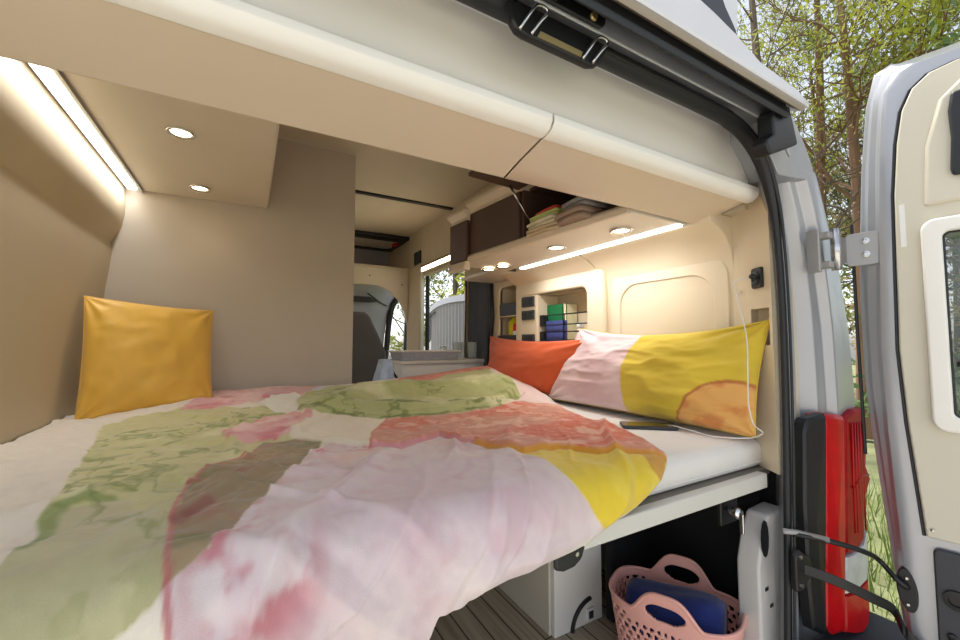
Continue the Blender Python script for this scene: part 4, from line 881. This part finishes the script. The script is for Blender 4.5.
for x0 in (.384, .465): MB().lathe([(0, -.004), (.006, -.004), (.007, .0), (0, .002)], (x0, .4475, 1.674), 12, 'y').build('bolt', 'gold_metal', up_)

# tail light: black housing flush with the pillar, lenses swelling towards the corner
def lensmesh(P, depth=.04):       # P = (x, y, z) outline of the front
    mb = MB(); n = len(P); cx_ = sum(p[0] for p in P) / n; cz_ = sum(p[2] for p in P) / n; cy_ = sum(p[1] for p in P) / n
    inn = [((p[0] - cx_) * .88 + cx_, p[1] - .006, (p[2] - cz_) * .96 + cz_) for p in P]
    vs = list(P) + inn + [(p[0], p[1] + depth, p[2]) for p in P] + [(cx_, cy_ - .008, cz_)]
    fs = [(i, (i + 1) % n, n + (i + 1) % n, n + i) for i in range(n)] + [(i, (i + 1) % n, 2 * n + (i + 1) % n, 2 * n + i) for i in range(n)] + [(n + i, n + (i + 1) % n, 3 * n) for i in range(n)]
    return mb.add(vs, fs)
tl = lensmesh([(1.206, .488, .930), (1.214, .487, .948), (1.226, .486, .960), (1.30, .477, .968), (1.30, .477, .42), (1.235, .479, .440), (1.20, .484, .458), (1.19, .486, .56), (1.192, .488, .76)], .02).build('tail_light_housing', 'black', vb)
lensmesh([(1.293, .476, .963), (1.33, .470, .966), (1.367, .463, .958), (1.352, .463, .80), (1.335, .463, .65), (1.310, .463, .48), (1.304, .463, .432), (1.27, .470, .432), (1.240, .476, .452), (1.262, .476, .66)]).build('red_lens', 'red_lens', tl)
lensmesh([(1.369, .461, .955), (1.41, .455, .972), (1.453, .449, .975), (1.452, .447, .888), (1.439, .448, .824), (1.456, .445, .788), (1.422, .449, .735), (1.402, .449, .636), (1.37, .455, .612), (1.330, .461, .612), (1.345, .461, .74)], .05).build('red_lens', 'red_dark', tl)
lensmesh([(1.328, .461, .607), (1.37, .455, .608), (1.404, .449, .630), (1.420, .447, .66), (1.418, .446, .578), (1.408, .447, .540), (1.36, .455, .520), (1.315, .461, .520)], .05).build('clear_lens', 'clear_lens', tl)
lensmesh([(1.314, .461, .515), (1.36, .455, .515), (1.412, .446, .537), (1.408, .445, .47), (1.400, .446, .435), (1.375, .449, .419), (1.34, .455, .422), (1.305, .461, .432)], .05).build('red_lens', 'red_lens', tl)
for k in range(3):
    zz = (.79, .775, .765)[k]
MB().tube([(1.372, .449, .775), (1.41, .445, .80), (1.445, .440, .800)], .003, 6).build('lens_rib', 'red_dark', tl, smooth=True)
mb = MB()
for k in range(5): mb.tube([(1.385 + .012 * k, .4495 - .0015 * k, .94), (1.372 + .012 * k, .4495 - .0015 * k, .66)], .0022, 6)
mb.build('lens_rib', 'red_lens', tl, smooth=True)
mb = MB(); mb.prism([(1.12, .34), (1.12, .44), (1.25, .41), (1.38, .415), (1.46, .44), (1.46, .34)], 'y', .36, .50); mb.build('bumper_step', 'dgrey', vb, bevel=.01)

# ================================================================ OPEN REAR DOOR
HX, HY, AL = 1.36, .42, math.radians(10)
def DP(s, z, n): return (HX + s * math.sin(AL) - n * math.cos(AL), HY - s * math.cos(AL) - n * math.sin(AL), z)
EDGE = [(-.15, .085), (.10, .075), (.448, .056), (.626, .041), (.812, .026), (.933, .017), (1.057, .009), (1.287, .009), (1.572, .022), (1.752, .038), (1.835, .054), (1.846, .08)]
FL = [(-.15, .105), (.463, .081), (.73, .070), (.94, .061), (1.133, .057), (1.381, .064), (1.633, .074), (1.783, .088), (1.82, .11)]
TR = [(.718, .102), (.829, .094), (.967, .084), (1.134, .077), (1.353, .081), (1.502, .084), (1.625, .093), (1.70, .104), (1.745, .122), (1.77, .150), (1.778, .19), (1.782, .75)]
def tab(t, z): return float(np.interp(z, [q[0] for q in t], [q[1] for q in t]))
dr = MB(); zs = [-.10, .1, .3, .448, .6, .75, .85, .95, 1.05, 1.15, 1.287, 1.4, 1.5, 1.6, 1.7, 1.76]
rings = []
for z in zs:
    e, f = tab(EDGE, z), tab(FL, z)
    rings.append([DP(e, z, -.03), DP(e - .002, z, -.012), DP(e, z, .0), DP(e + .008, z, .003), DP(e + .014, z, .016), DP(e + .3 * (f - e), z, .019), DP(f - .02, z, .024), DP(f - .012, z, .040), DP(f, z, .044), DP(f + .018, z, .044), DP(.76, z, .044), DP(.80, z, -.03)])
e, f = .056, .10
rings.append([DP(e, 1.83, -.03), DP(e, 1.832, -.012), DP(e, 1.834, .0), DP(e + .008, 1.830, .003), DP(e + .016, 1.822, .016), DP(e + .02, 1.815, .019), DP(f - .01, 1.805, .024), DP(f, 1.80, .040), DP(f + .01, 1.797, .044), DP(f + .03, 1.795, .044), DP(.76, 1.80, .044), DP(.80, 1.85, -.03)])
rings.append([DP(e + .03, 1.848, -.03), DP(e + .03, 1.848, -.012), DP(e + .03, 1.848, .0), DP(e + .03, 1.844, .003), DP(e + .032, 1.836, .016), DP(e + .04, 1.83, .019), DP(f, 1.822, .024), DP(f + .02, 1.812, .040), DP(f + .03, 1.808, .044), DP(f + .04, 1.806, .044), DP(.76, 1.81, .044), DP(.80, 1.862, -.03)])
# the door with a window cut-out: built as frame rings split by the opening
door = thing('rear_door', 'open silver rear door with cream inner lining and framed window', 'van door', (HX, HY, .0))
W0, W1, WZ0, WZ1 = .150, .62, .985, 1.40
full = MB().loft(rings)
def clip_build(name, mb, m_, parent, **kw):
    o = mb.build(name, m_, parent, **kw); return o
leaf = full.build('door_leaf', 'silver', door, bevel=.003)
cut = MB(); cut.add([DP(s, z, n) for n in (-.2, .2) for z in (WZ0, WZ1) for s in (W0, W1)], [(0, 2, 3, 1), (4, 5, 7, 6), (0, 1, 5, 4), (2, 6, 7, 3), (0, 4, 6, 2), (1, 3, 7, 5)])
def boolean(o, cutter_mb):
    c = cutter_mb.build('cutter', 'black', door); bpy.context.view_layer.update()
    q = o.modifiers.new('b', 'BOOLEAN'); q.operation = 'DIFFERENCE'; q.object = c; q.solver = 'EXACT'
    while o.modifiers[0] != q: o.modifiers.move(o.modifiers.find('b'), 0)
    bpy.context.view_layer.update(); dg = bpy.context.evaluated_depsgraph_get()
    for k in list(o.modifiers)[1:]: k.show_viewport = False
    bpy.context.view_layer.update(); dg = bpy.context.evaluated_depsgraph_get()
    me = bpy.data.meshes.new_from_object(o.evaluated_get(dg)); o.modifiers.remove(q)
    for k in o.modifiers: k.show_viewport = True
    o.data = me; bpy.data.objects.remove(c)
boolean(leaf, cut)
tp_ = [(s, z) for z, s in TR] + [(.75, .718)]
trm = MB(); n0, n1_ = .0445, .054
trm.loft([[DP(s, z, n0) for s, z in tp_], [DP(s, z, n1_) for s, z in tp_]]); trim = trm.build('inner_lining', 'door_trim', door, bevel=.004)
boolean(trim, cut)
MB().tube([DP(s - .004, z, .047) for s, z in tp_[:-1]], .003, 6).build('lining_gasket', 'rubber', door)
mb = MB(); P_ = [(.128, 1.46), (.135, 1.60), (.16, 1.70), (.20, 1.74), (.70, 1.74), (.70, 1.46)]
mb.loft([[DP(s, z, n1_ - .001) for s, z in P_], [DP(s + .006, z - .004 * (1 if z > 1.5 else -1), n1_ + .008) for s, z in P_]]); mb.build('upper_moulding', 'door_trim', door, bevel=.004)
mb = MB(); P_ = [(.172, 1.53), (.176, 1.60), (.174, 1.66), (.180, 1.700), (.26, 1.705), (.26, 1.52), (.175, 1.515)]
mb.loft([[DP(s, z, n1_ + .006) for s, z in P_], [DP(s, z, n1_ + .022) for s, z in P_]]); mb.build('grab_handle', 'rubber', door, bevel=.006)
MB().add([DP(s, z, n) for n in (n1_ - .001, n1_ + .002) for z in (1.375, 1.475) for s in (.090, .099)], [(0, 2, 3, 1), (4, 5, 7, 6), (0, 1, 5, 4), (2, 6, 7, 3), (0, 4, 6, 2), (1, 3, 7, 5)]).build('marker_strip', 'paper_white', door)
mb = MB()
def rr2(a0, a1, b0, b1, r_): return rrect(a0, a1, b0, b1, r_, 5)
O_, I_ = rr2(W0 - .028, W1 + .028, WZ0 - .028, WZ1 + .028, .025), rr2(W0 + .004, W1 - .004, WZ0 + .004, WZ1 - .004, .012)
n_ = len(O_); vs = [DP(s, z, .050) for s, z in O_] + [DP(s, z, .050) for s, z in I_] + [DP(s, z, .072) for s, z in O_] + [DP(s, z, .072) for s, z in I_]; fs = []
for i in range(n_):
    j = (i + 1) % n_; fs += [(i, j, n_ + j, n_ + i), (2 * n_ + i, 3 * n_ + i, 3 * n_ + j, 2 * n_ + j), (i, 2 * n_ + i, 2 * n_ + j, j), (n_ + i, n_ + j, 3 * n_ + j, 3 * n_ + i)]
wf = mb.add(vs, fs).build('window_frame', 'cream_gloss', door, bevel=.006, seg=3)
mb = MB(); mb.tube([DP(s, z, .060) for s, z in rr2(W0 + .004, W1 - .004, WZ0 + .004, WZ1 - .004, .012)], .004, 6, closed=True); mb.build('window_gasket', 'rubber', wf)
mb = MB(); mb.add([DP(s, z, n) for n in (.012, .016) for z in (WZ0, WZ1) for s in (W0, W1)], [(0, 2, 3, 1), (4, 5, 7, 6), (0, 1, 5, 4), (2, 6, 7, 3), (0, 4, 6, 2), (1, 3, 7, 5)]); mb.build('pane', M['tint'], wf)
mb = MB(); mb.tube([DP(.172, 1.11, .066), DP(.176, 1.13, .085), DP(.19, 1.12, .085)], .004, 6); mb.lathe([(0, 0), (.01, 0), (.01, .01), (0, .01)], DP(.172, 1.10, .06), 10); mb.build('window_latch', 'black', wf, smooth=True)
# black lower pocket
P_ = rr2(.110, .70, .30, .698, .012); mb = MB(); mb.loft([[DP(s, z, .044) for s, z in P_], [DP(s, z, .056) for s, z in P_]]); pk = mb.build('lower_panel', 'dgrey', door, bevel=.004)
for s_, z_, r_ in ((.140, .60, .02), (.131, .52, .008)):
    c_ = DP(s_, z_, .056); mb = MB(); rg = []
    for rr_, nn_ in ((r_, 0), (r_, .006), (r_ * .6, .007), (r_ * .55, .002)):
        rg.append([DP(s_ + rr_ * math.cos(a), z_ + rr_ * math.sin(a), .056 + nn_) for a in [k * PI / 10 for k in range(20)]])
    mb.loft(rg).build('knob', 'black', pk)
MB().lathe([(0, 0), (.004, 0), (.004, .004), (0, .004)], DP(.112, .735, .056), 10).build('screw', 'steel', door)
MB().tube([DP(-.001 + .003 * (z < 1), z, -.004) for z in (1.46, 1.2, .87)] , .0035, 6).build('edge_gasket', 'rubber', door)
# hinge
mb = MB(); P_ = rr2(-.010, .052, 1.345, 1.428, .010)
mb.loft([[DP(s, z, .030) for s, z in P_], [DP(s, z, .036) for s, z in P_]]); hg = mb.build('hinge', 'silver_in', door, bevel=.002)
mb = MB(); mb.loft([[DP(-.008, 1.355, .030), DP(-.008, 1.42, .030), DP(-.008, 1.42, .036), DP(-.008, 1.355, .036)], [(1.325, .445, 1.355), (1.325, .445, 1.425), (1.325, .437, 1.425), (1.325, .437, 1.355)], [(1.285, .435, 1.362), (1.285, .435, 1.412), (1.285, .425, 1.412), (1.285, .425, 1.362)]]); mb.build('hinge_leaf', 'silver_in', hg, bevel=.002)
MB().tube([(1.285, .430, 1.335), (1.285, .430, 1.44)], .011, 12).build('hinge_pin', 'steel', hg, smooth=True)
mb = MB(); mb.box(1.255, 1.282, .432, .475, 1.415, 1.432); mb.box(1.255, 1.282, .432, .475, 1.34, 1.357); mb.box(1.245, 1.258, .45, .478, 1.33, 1.44); mb.build('hinge_bracket', 'silver_in', hg, bevel=.003)
for z_ in (1.405, 1.372):
    rg = []
    for rr_, nn_ in ((.008, 0), (.008, .004), (.004, .0045), (.0035, .001)): rg.append([DP(.028 + rr_ * math.cos(a), z_ + rr_ * math.sin(a), .036 + nn_) for a in [k * PI / 8 for k in range(16)]])
    MB().loft(rg).build('bolt', 'steel', hg)
# check arms between body and door
ca_ = thing('door_check_arm', 'upper black check arm linking the van body to the open door', 'door arm', (1.2, .45, .6), 'check arms of the rear door')
mb = MB(); mb.tube(smooth_path([(1.13, .485, .700), (1.20, .435, .685), (1.27, .400, .660), (1.32, .39, .632), DP(.052, .606, .06), DP(.066, .592, .045)], 4), [.006] * 18 + [.008] * 3, 8); mb.build('arm', 'black', ca_, smooth=True)
mb = MB(); mb.tube([(1.095, .49, .712), (1.14, .482, .702), (1.19, .440, .690)], .0065, 8); mb.build('slide', 'silver_in', ca_, smooth=True)
mb = MB(); rg = [[DP(.066 + .017 * math.cos(a) + .004 * math.sin(a) * -1, .585 + .048 * math.sin(a), n) for a in [k * PI / 12 for k in range(24)]] for n in (.030, .050)]; mb.loft(rg); mp_ = mb.build('mount_plate', 'black', ca_, bevel=.003)
for z_ in (.613, .555): MB().lathe([(0, -.002), (.004, -.002), (.004, .003), (0, .003)], DP(.066, z_, .051), 10).build('bolt', 'steel', mp_)
cb2 = thing('door_check_arm', 'lower black check strap linking the van body to the open door', 'door arm', (1.2, .45, .5), 'check arms of the rear door')
pth = smooth_path([(1.15, .48, .618), (1.20, .43, .598), (1.27, .39, .560), (1.32, .37, .530), DP(.06, .500, .068), DP(.085, .470, .055), DP(.098, .44, .05)], 4)
mb = MB(); rings = [[(p[0], p[1] - .004, p[2] - .012), (p[0], p[1] - .004, p[2] + .012), (p[0], p[1] + .004, p[2] + .012), (p[0], p[1] + .004, p[2] - .012)] for p in pth]; mb.loft(rings); mb.build('strap', 'black', cb2, bevel=.002)
mb = MB(); mb.prism([(1.115, .575), (1.115, .655), (1.13, .668), (1.15, .655), (1.185, .632), (1.20, .60), (1.17, .585), (1.15, .57)], 'y', .474, .488); bk = mb.build('bracket', 'black', cb2, bevel=.004)
for x_, z_ in ((1.13, .652), (1.13, .588)): MB().lathe([(0, -.003), (.005, -.003), (.005, .001), (0, .001)], (x_, .473, z_), 10, 'y').build('bolt', 'steel', bk)

# ================================================================ OUTSIDE
gm = mat('bounce_gravel_and_grass', (128, 132, 92), .95, var=.35, vscale=3)
nt_ = gm.node_tree; b_ = nt_.nodes['Principled BSDF']; src = b_.inputs['Base Color'].links[0].from_socket
geo = nt_.nodes.new('ShaderNodeNewGeometry'); sx = nt_.nodes.new('ShaderNodeSeparateXYZ'); nt_.links.new(geo.outputs['Position'], sx.inputs[0])
nz = nt_.nodes.new('ShaderNodeTexNoise'); nz.inputs['Scale'].default_value = 3; nt_.links.new(geo.outputs['Position'], nz.inputs['Vector'])
ad_ = nt_.nodes.new('ShaderNodeMath'); ad_.operation = 'ADD'; nt_.links.new(sx.outputs['X'], ad_.inputs[0]); nt_.links.new(nz.outputs['Fac'], ad_.inputs[1])
mr = nt_.nodes.new('ShaderNodeMapRange'); mr.inputs['From Min'].default_value = 1.9; mr.inputs['From Max'].default_value = 2.3; nt_.links.new(ad_.outputs[0], mr.inputs['Value'])
mxg = nt_.nodes.new('ShaderNodeMix'); mxg.data_type = 'RGBA'; nt_.links.new(mr.outputs[0], mxg.inputs['Factor'])
st_ = nt_.nodes.new('ShaderNodeTexVoronoi'); st_.inputs['Scale'].default_value = 45; rp_ = nt_.nodes.new('ShaderNodeValToRGB'); nt_.links.new(geo.outputs['Position'], st_.inputs['Vector']); nt_.links.new(st_.outputs['Color'], rp_.inputs[0])
rp_.color_ramp.elements[0].color = srgb(186, 178, 164); rp_.color_ramp.elements[1].color = srgb(226, 220, 208)  # unseen pale gravel by the van, added to bounce light onto the header
nt_.links.new(rp_.outputs[0], mxg.inputs['A']); nt_.links.new(src, mxg.inputs['B']); nt_.links.new(mxg.outputs['Result'], b_.inputs['Base Color'])
gv = MB(); N = 40; vs = []
for j in range(N + 1):
    for i in range(N + 1):
        x, y = -20 + 60 * i / N, -15 + 55 * j / N; vs.append((x, y, -.40 + .25 * mnoise.noise((x * .15, y * .15, 0)) * min(1, (math.hypot(x, y) / 12))))
gv.add(vs, [(j * (N + 1) + i, j * (N + 1) + i + 1, (j + 1) * (N + 1) + i + 1, (j + 1) * (N + 1) + i) for j in range(N) for i in range(N)])
g = gv.build('ground', gm, smooth=True); g['kind'] = 'structure'
# tufts of taller grass beside the van
mb = MB()
for k in range(5200):
    x, y = random.uniform(1.6, 5.5), random.uniform(-.8, 3.0); h = random.uniform(.08, .35); a = random.uniform(0, PI); w = .006; lx, ly = random.uniform(-.08, .08), random.uniform(-.08, .08)
    mb.add([(x - w * math.cos(a), y - w * math.sin(a), -.42), (x + w * math.cos(a), y + w * math.sin(a), -.42), (x + lx, y + ly, -.4 + h)], [(0, 1, 2)])
gt = mb.build('tall_grass', mat('grass_blades', (112, 132, 58), .8, var=.3, vscale=2)); tag(gt, 'tall green grass beside the open rear door', 'grass', kind='stuff')

LEAF = {k: mat('leaves_' + k, c, .7, var=.35, vscale=1.5, sheen=.1) for k, c in dict(lime=(178, 184, 62), olive=(140, 150, 60), pine=(92, 118, 66), tan=(176, 156, 104)).items()}
for m_ in LEAF.values():
    b_ = m_.node_tree.nodes['Principled BSDF']; nt_ = m_.node_tree
    tr_ = nt_.nodes.new('ShaderNodeBsdfTranslucent'); ad = nt_.nodes.new('ShaderNodeMixShader'); ad.inputs[0].default_value = .45
    src = b_.inputs['Base Color'].links[0].from_socket; nt_.links.new(src, tr_.inputs['Color'])
    out_ = nt_.nodes['Material Output']; nt_.links.new(b_.outputs[0], ad.inputs[1]); nt_.links.new(tr_.outputs[0], ad.inputs[2]); nt_.links.new(ad.outputs[0], out_.inputs['Surface'])
def tree(x, y, h, bark, leaf, label, nleaf=3500, seed=0, r0=.12, lean=0, low=.25, lsize=.05, spread=.32):
    rnd = random.Random(seed); t = thing('tree', label, 'tree', (x, y, -.4), 'trees around the van')
    mb = MB(); tips = []
    pts = []; ang = rnd.uniform(0, 6.28)
    for k in range(9):
        f = k / 8; pts.append((x + lean * h * f + .12 * math.sin(f * 5 + ang), y + .12 * math.cos(f * 4 + ang), -.45 + h * f))
    mb.tube(pts, [r0 * (1 - .85 * k / 8) for k in range(9)], 7)
    def branch(p, d, L_, r_, lev):
        q = [p]; dd = Vector(d)
        for k in range(4):
            dd = (dd + Vector((rnd.uniform(-.35, .35), rnd.uniform(-.35, .35), rnd.uniform(-.15, .3)))).normalized()
            q.append(tuple(Vector(q[-1]) + dd * L_ / 4))
            if lev < 2 and k > 0:
                for _ in range(2 if lev == 0 else 1):
                    nd = (dd + Vector((rnd.uniform(-1, 1), rnd.uniform(-1, 1), rnd.uniform(-.3, .6)))).normalized(); branch(q[-1], nd, L_ * .55, r_ * .45, lev + 1)
            if lev >= 1: tips.append(q[-1])
        mb.tube(q, [r_ * (1 - .2 * k) for k in range(5)], 4, caps=False)
    nb = int(h * 2.6)
    for k in range(nb):
        f = low + (1 - low) * (k + rnd.random()) / nb; i = min(7, int(f * 8)); g_ = f * 8 - i; p = Vector(pts[i]).lerp(Vector(pts[i + 1]), g_)
        a = rnd.uniform(0, 6.28); branch(tuple(p), (math.cos(a), math.sin(a), rnd.uniform(.1, .7)), h * spread * (1.15 - f) * rnd.uniform(.6, 1.1), r0 * .35 * (1.1 - f), 0)
    nleaf = int(nleaf * 1.9); mb.build('trunk', bark, t)
    if nleaf:
        lv = []; lf = []
        for k in range(nleaf):
            c = Vector(rnd.choice(tips)) + Vector((rnd.gauss(0, .16), rnd.gauss(0, .16), rnd.gauss(0, .12)))
            u_ = Vector((rnd.gauss(0, 1), rnd.gauss(0, 1), rnd.gauss(0, 1))).normalized(); w_ = u_.orthogonal().normalized(); s_ = lsize * rnd.uniform(.5, 1.3); o_ = len(lv)
            lv += [tuple(c - u_ * s_), tuple(c - w_ * s_ * .5), tuple(c + u_ * s_), tuple(c + w_ * s_ * .5)]; lf.append((o_, o_ + 1, o_ + 2, o_ + 3))
        m2 = MB(); m2.v = lv; m2.f = lf; m2.build('foliage', LEAF[leaf], t)
    return t
# seen over the van's shoulder and past the open door
tree(7.0, 3.30, 9.5, 'bark', 'tan', 'dark bare-branched tree against the pale sky right of the van roof', 300, 1, .12, 0, .25, .03, .2)
tree(9.5, 3.4, 11, 'bark_red', 'olive', 'reddish pine with pale olive crown rising left of the open door', 5200, 2, .13, .01, .35, .055, .26)
tree(9.0, 2.79, 11, 'bark_red', 'lime', 'tall tree with bright yellow-green crown above the open door', 6500, 3, .12, 0, .35, .055, .28)
tree(12.0, 4.3, 10, 'bark', 'olive', 'slim grey tree far behind the van shoulder', 3600, 4, .1, 0, .2, .06, .26)
tree(10.5, 1.0, 11, 'bark', 'tan', 'twiggy tree with few tan leaves at the right edge', 2600, 5, .12, 0, .2, .05, .34)
tree(12.0, 3.1, 8, 'bark_red', 'tan', 'lower brownish tree seen in the gap between pillar and open door', 4200, 6, .09, 0, .05, .05, .3)
tree(13.0, 2.4, 12, 'bark', 'pine', 'dark green pine behind the yellow-green tree', 5200, 8, .14, 0, .2, .06, .24)
tree(14.0, 5.0, 7, 'bark', 'olive', 'short olive tree low behind the pillar gap', 5000, 9, .1, 0, .03, .07, .36)
tree(12.5, .6, 10, 'bark', 'lime', 'leafy green tree seen through the rear door window', 5000, 10, .12, 0, .05, .07, .34)
tree(8.0, -.2, 7, 'bark', 'pine', 'bushy green tree filling the rear door window', 5000, 15, .12, 0, .02, .07, .4)
# seen through the side door and cab
tree(5.6, 11.2, 9, 'bark', 'lime', 'sunlit yellow-green tree seen through the open side door', 8000, 11, .12, 0, .1, .09, .36)
tree(7.2, 12.5, 9, 'bark', 'lime', 'bright leafy tree just right of the first one in the side door opening', 8000, 12, .12, 0, .1, .09, .36)
tree(5.6, 15.5, 9, 'bark', 'olive', 'olive tree seen through the cab side window', 8000, 13, .12, 0, .02, .1, .4)
tree(9.5, 15.0, 10, 'bark', 'olive', 'farther olive tree behind the side door opening', 6000, 14, .12, 0, .05, .1, .36)

# ================================================================ LIGHT, CAMERA
w = bpy.data.worlds.new('sky'); SC.world = w; w.use_nodes = True; nt = w.node_tree; bg = nt.nodes['Background']
sky = nt.nodes.new('ShaderNodeTexSky'); sky.sky_type = 'NISHITA'; sky.sun_elevation = math.radians(58); sky.sun_rotation = math.radians(-25); sky.sun_disc = False; sky.air_density = 1.0; sky.dust_density = 1.6; sky.ozone_density = 1
hs = nt.nodes.new('ShaderNodeHueSaturation'); hs.inputs['Saturation'].default_value = .4
nt.links.new(sky.outputs[0], hs.inputs['Color']); nt.links.new(hs.outputs[0], bg.inputs['Color']); bg.inputs['Strength'].default_value = WORLD
sl = bpy.data.lights.new('sun', 'SUN'); sl.energy = SUN; sl.angle = math.radians(12); sl.color = (1, .95, .87); so = bpy.data.objects.new('sun', sl); COL.objects.link(so)
so.rotation_euler = Vector((.05, -.47, -.88)).to_track_quat('-Z', 'Y').to_euler()
def area(name, loc, dirv, sx, sy, e, col=(1, .96, .9), spread=PI):
    l = bpy.data.lights.new(name, 'AREA'); l.shape = 'RECTANGLE'; l.size = sx; l.size_y = sy; l.energy = e; l.color = col; l.spread = spread
    o = bpy.data.objects.new(name, l); COL.objects.link(o); o.location = loc; o.rotation_euler = Vector(dirv).to_track_quat('-Z', 'Y').to_euler(); return o
def lamp_spot(name, loc, e, size=2.2):
    l = bpy.data.lights.new(name, 'SPOT'); l.energy = e; l.color = (1, .86, .66); l.spot_size = size; l.spot_blend = .8; l.shadow_soft_size = .02
    o = bpy.data.objects.new(name, l); COL.objects.link(o); o.location = loc; return o
# light strips: one long lamp just below each diffuser, shining down and onto the wall beside it
def strip(loc, d, length, e, spread):
    o = area('strip_lamp', loc, (0, 0, -1), length, .02, e, (.97, .98, 1), spread)
    z = -Vector(d).normalized(); x = Vector((0, 1, 0)); y = z.cross(x); o.rotation_euler = Matrix((x, y, z)).transposed().to_euler(); return o
strip((-.408, 1.42, 1.744), (-.35, 0, -1), 1.15, LED * .5, 2.2)
strip((1.098, 1.17, 1.494), (.45, 0, -1), .70, LED * .45, 2.2)
area('strip_lamp', (1.185, 2.75, 1.745), (-1, 0, -.6), .5, .03, LED * .4, (1, .93, .8))
for loc in ((-.187, 1.389, 1.738), (-.184, 1.86, 1.738), (.987, .85, 1.488), (.96, 1.123, 1.488), (.975, 1.50, 1.486), (.96, 1.60, 1.486)): lamp_spot('downlight_lamp', loc, SPOT)
cam = bpy.data.cameras.new('camera'); co = bpy.data.objects.new('camera', cam); COL.objects.link(co)
co.location = (0, 0, 1.15); co.rotation_euler = (math.radians(93.3), 0, math.radians(-29.7)); cam.sensor_width = 36; cam.lens = 403 / 960 * 36; cam.clip_start = .02; cam.clip_end = 200
SC.camera = co
SC.view_settings.view_transform = 'Standard'; SC.view_settings.look = 'None'; SC.view_settings.gamma = 1; SC.view_settings.use_curve_mapping = False
SC.view_settings.exposure = EXPO
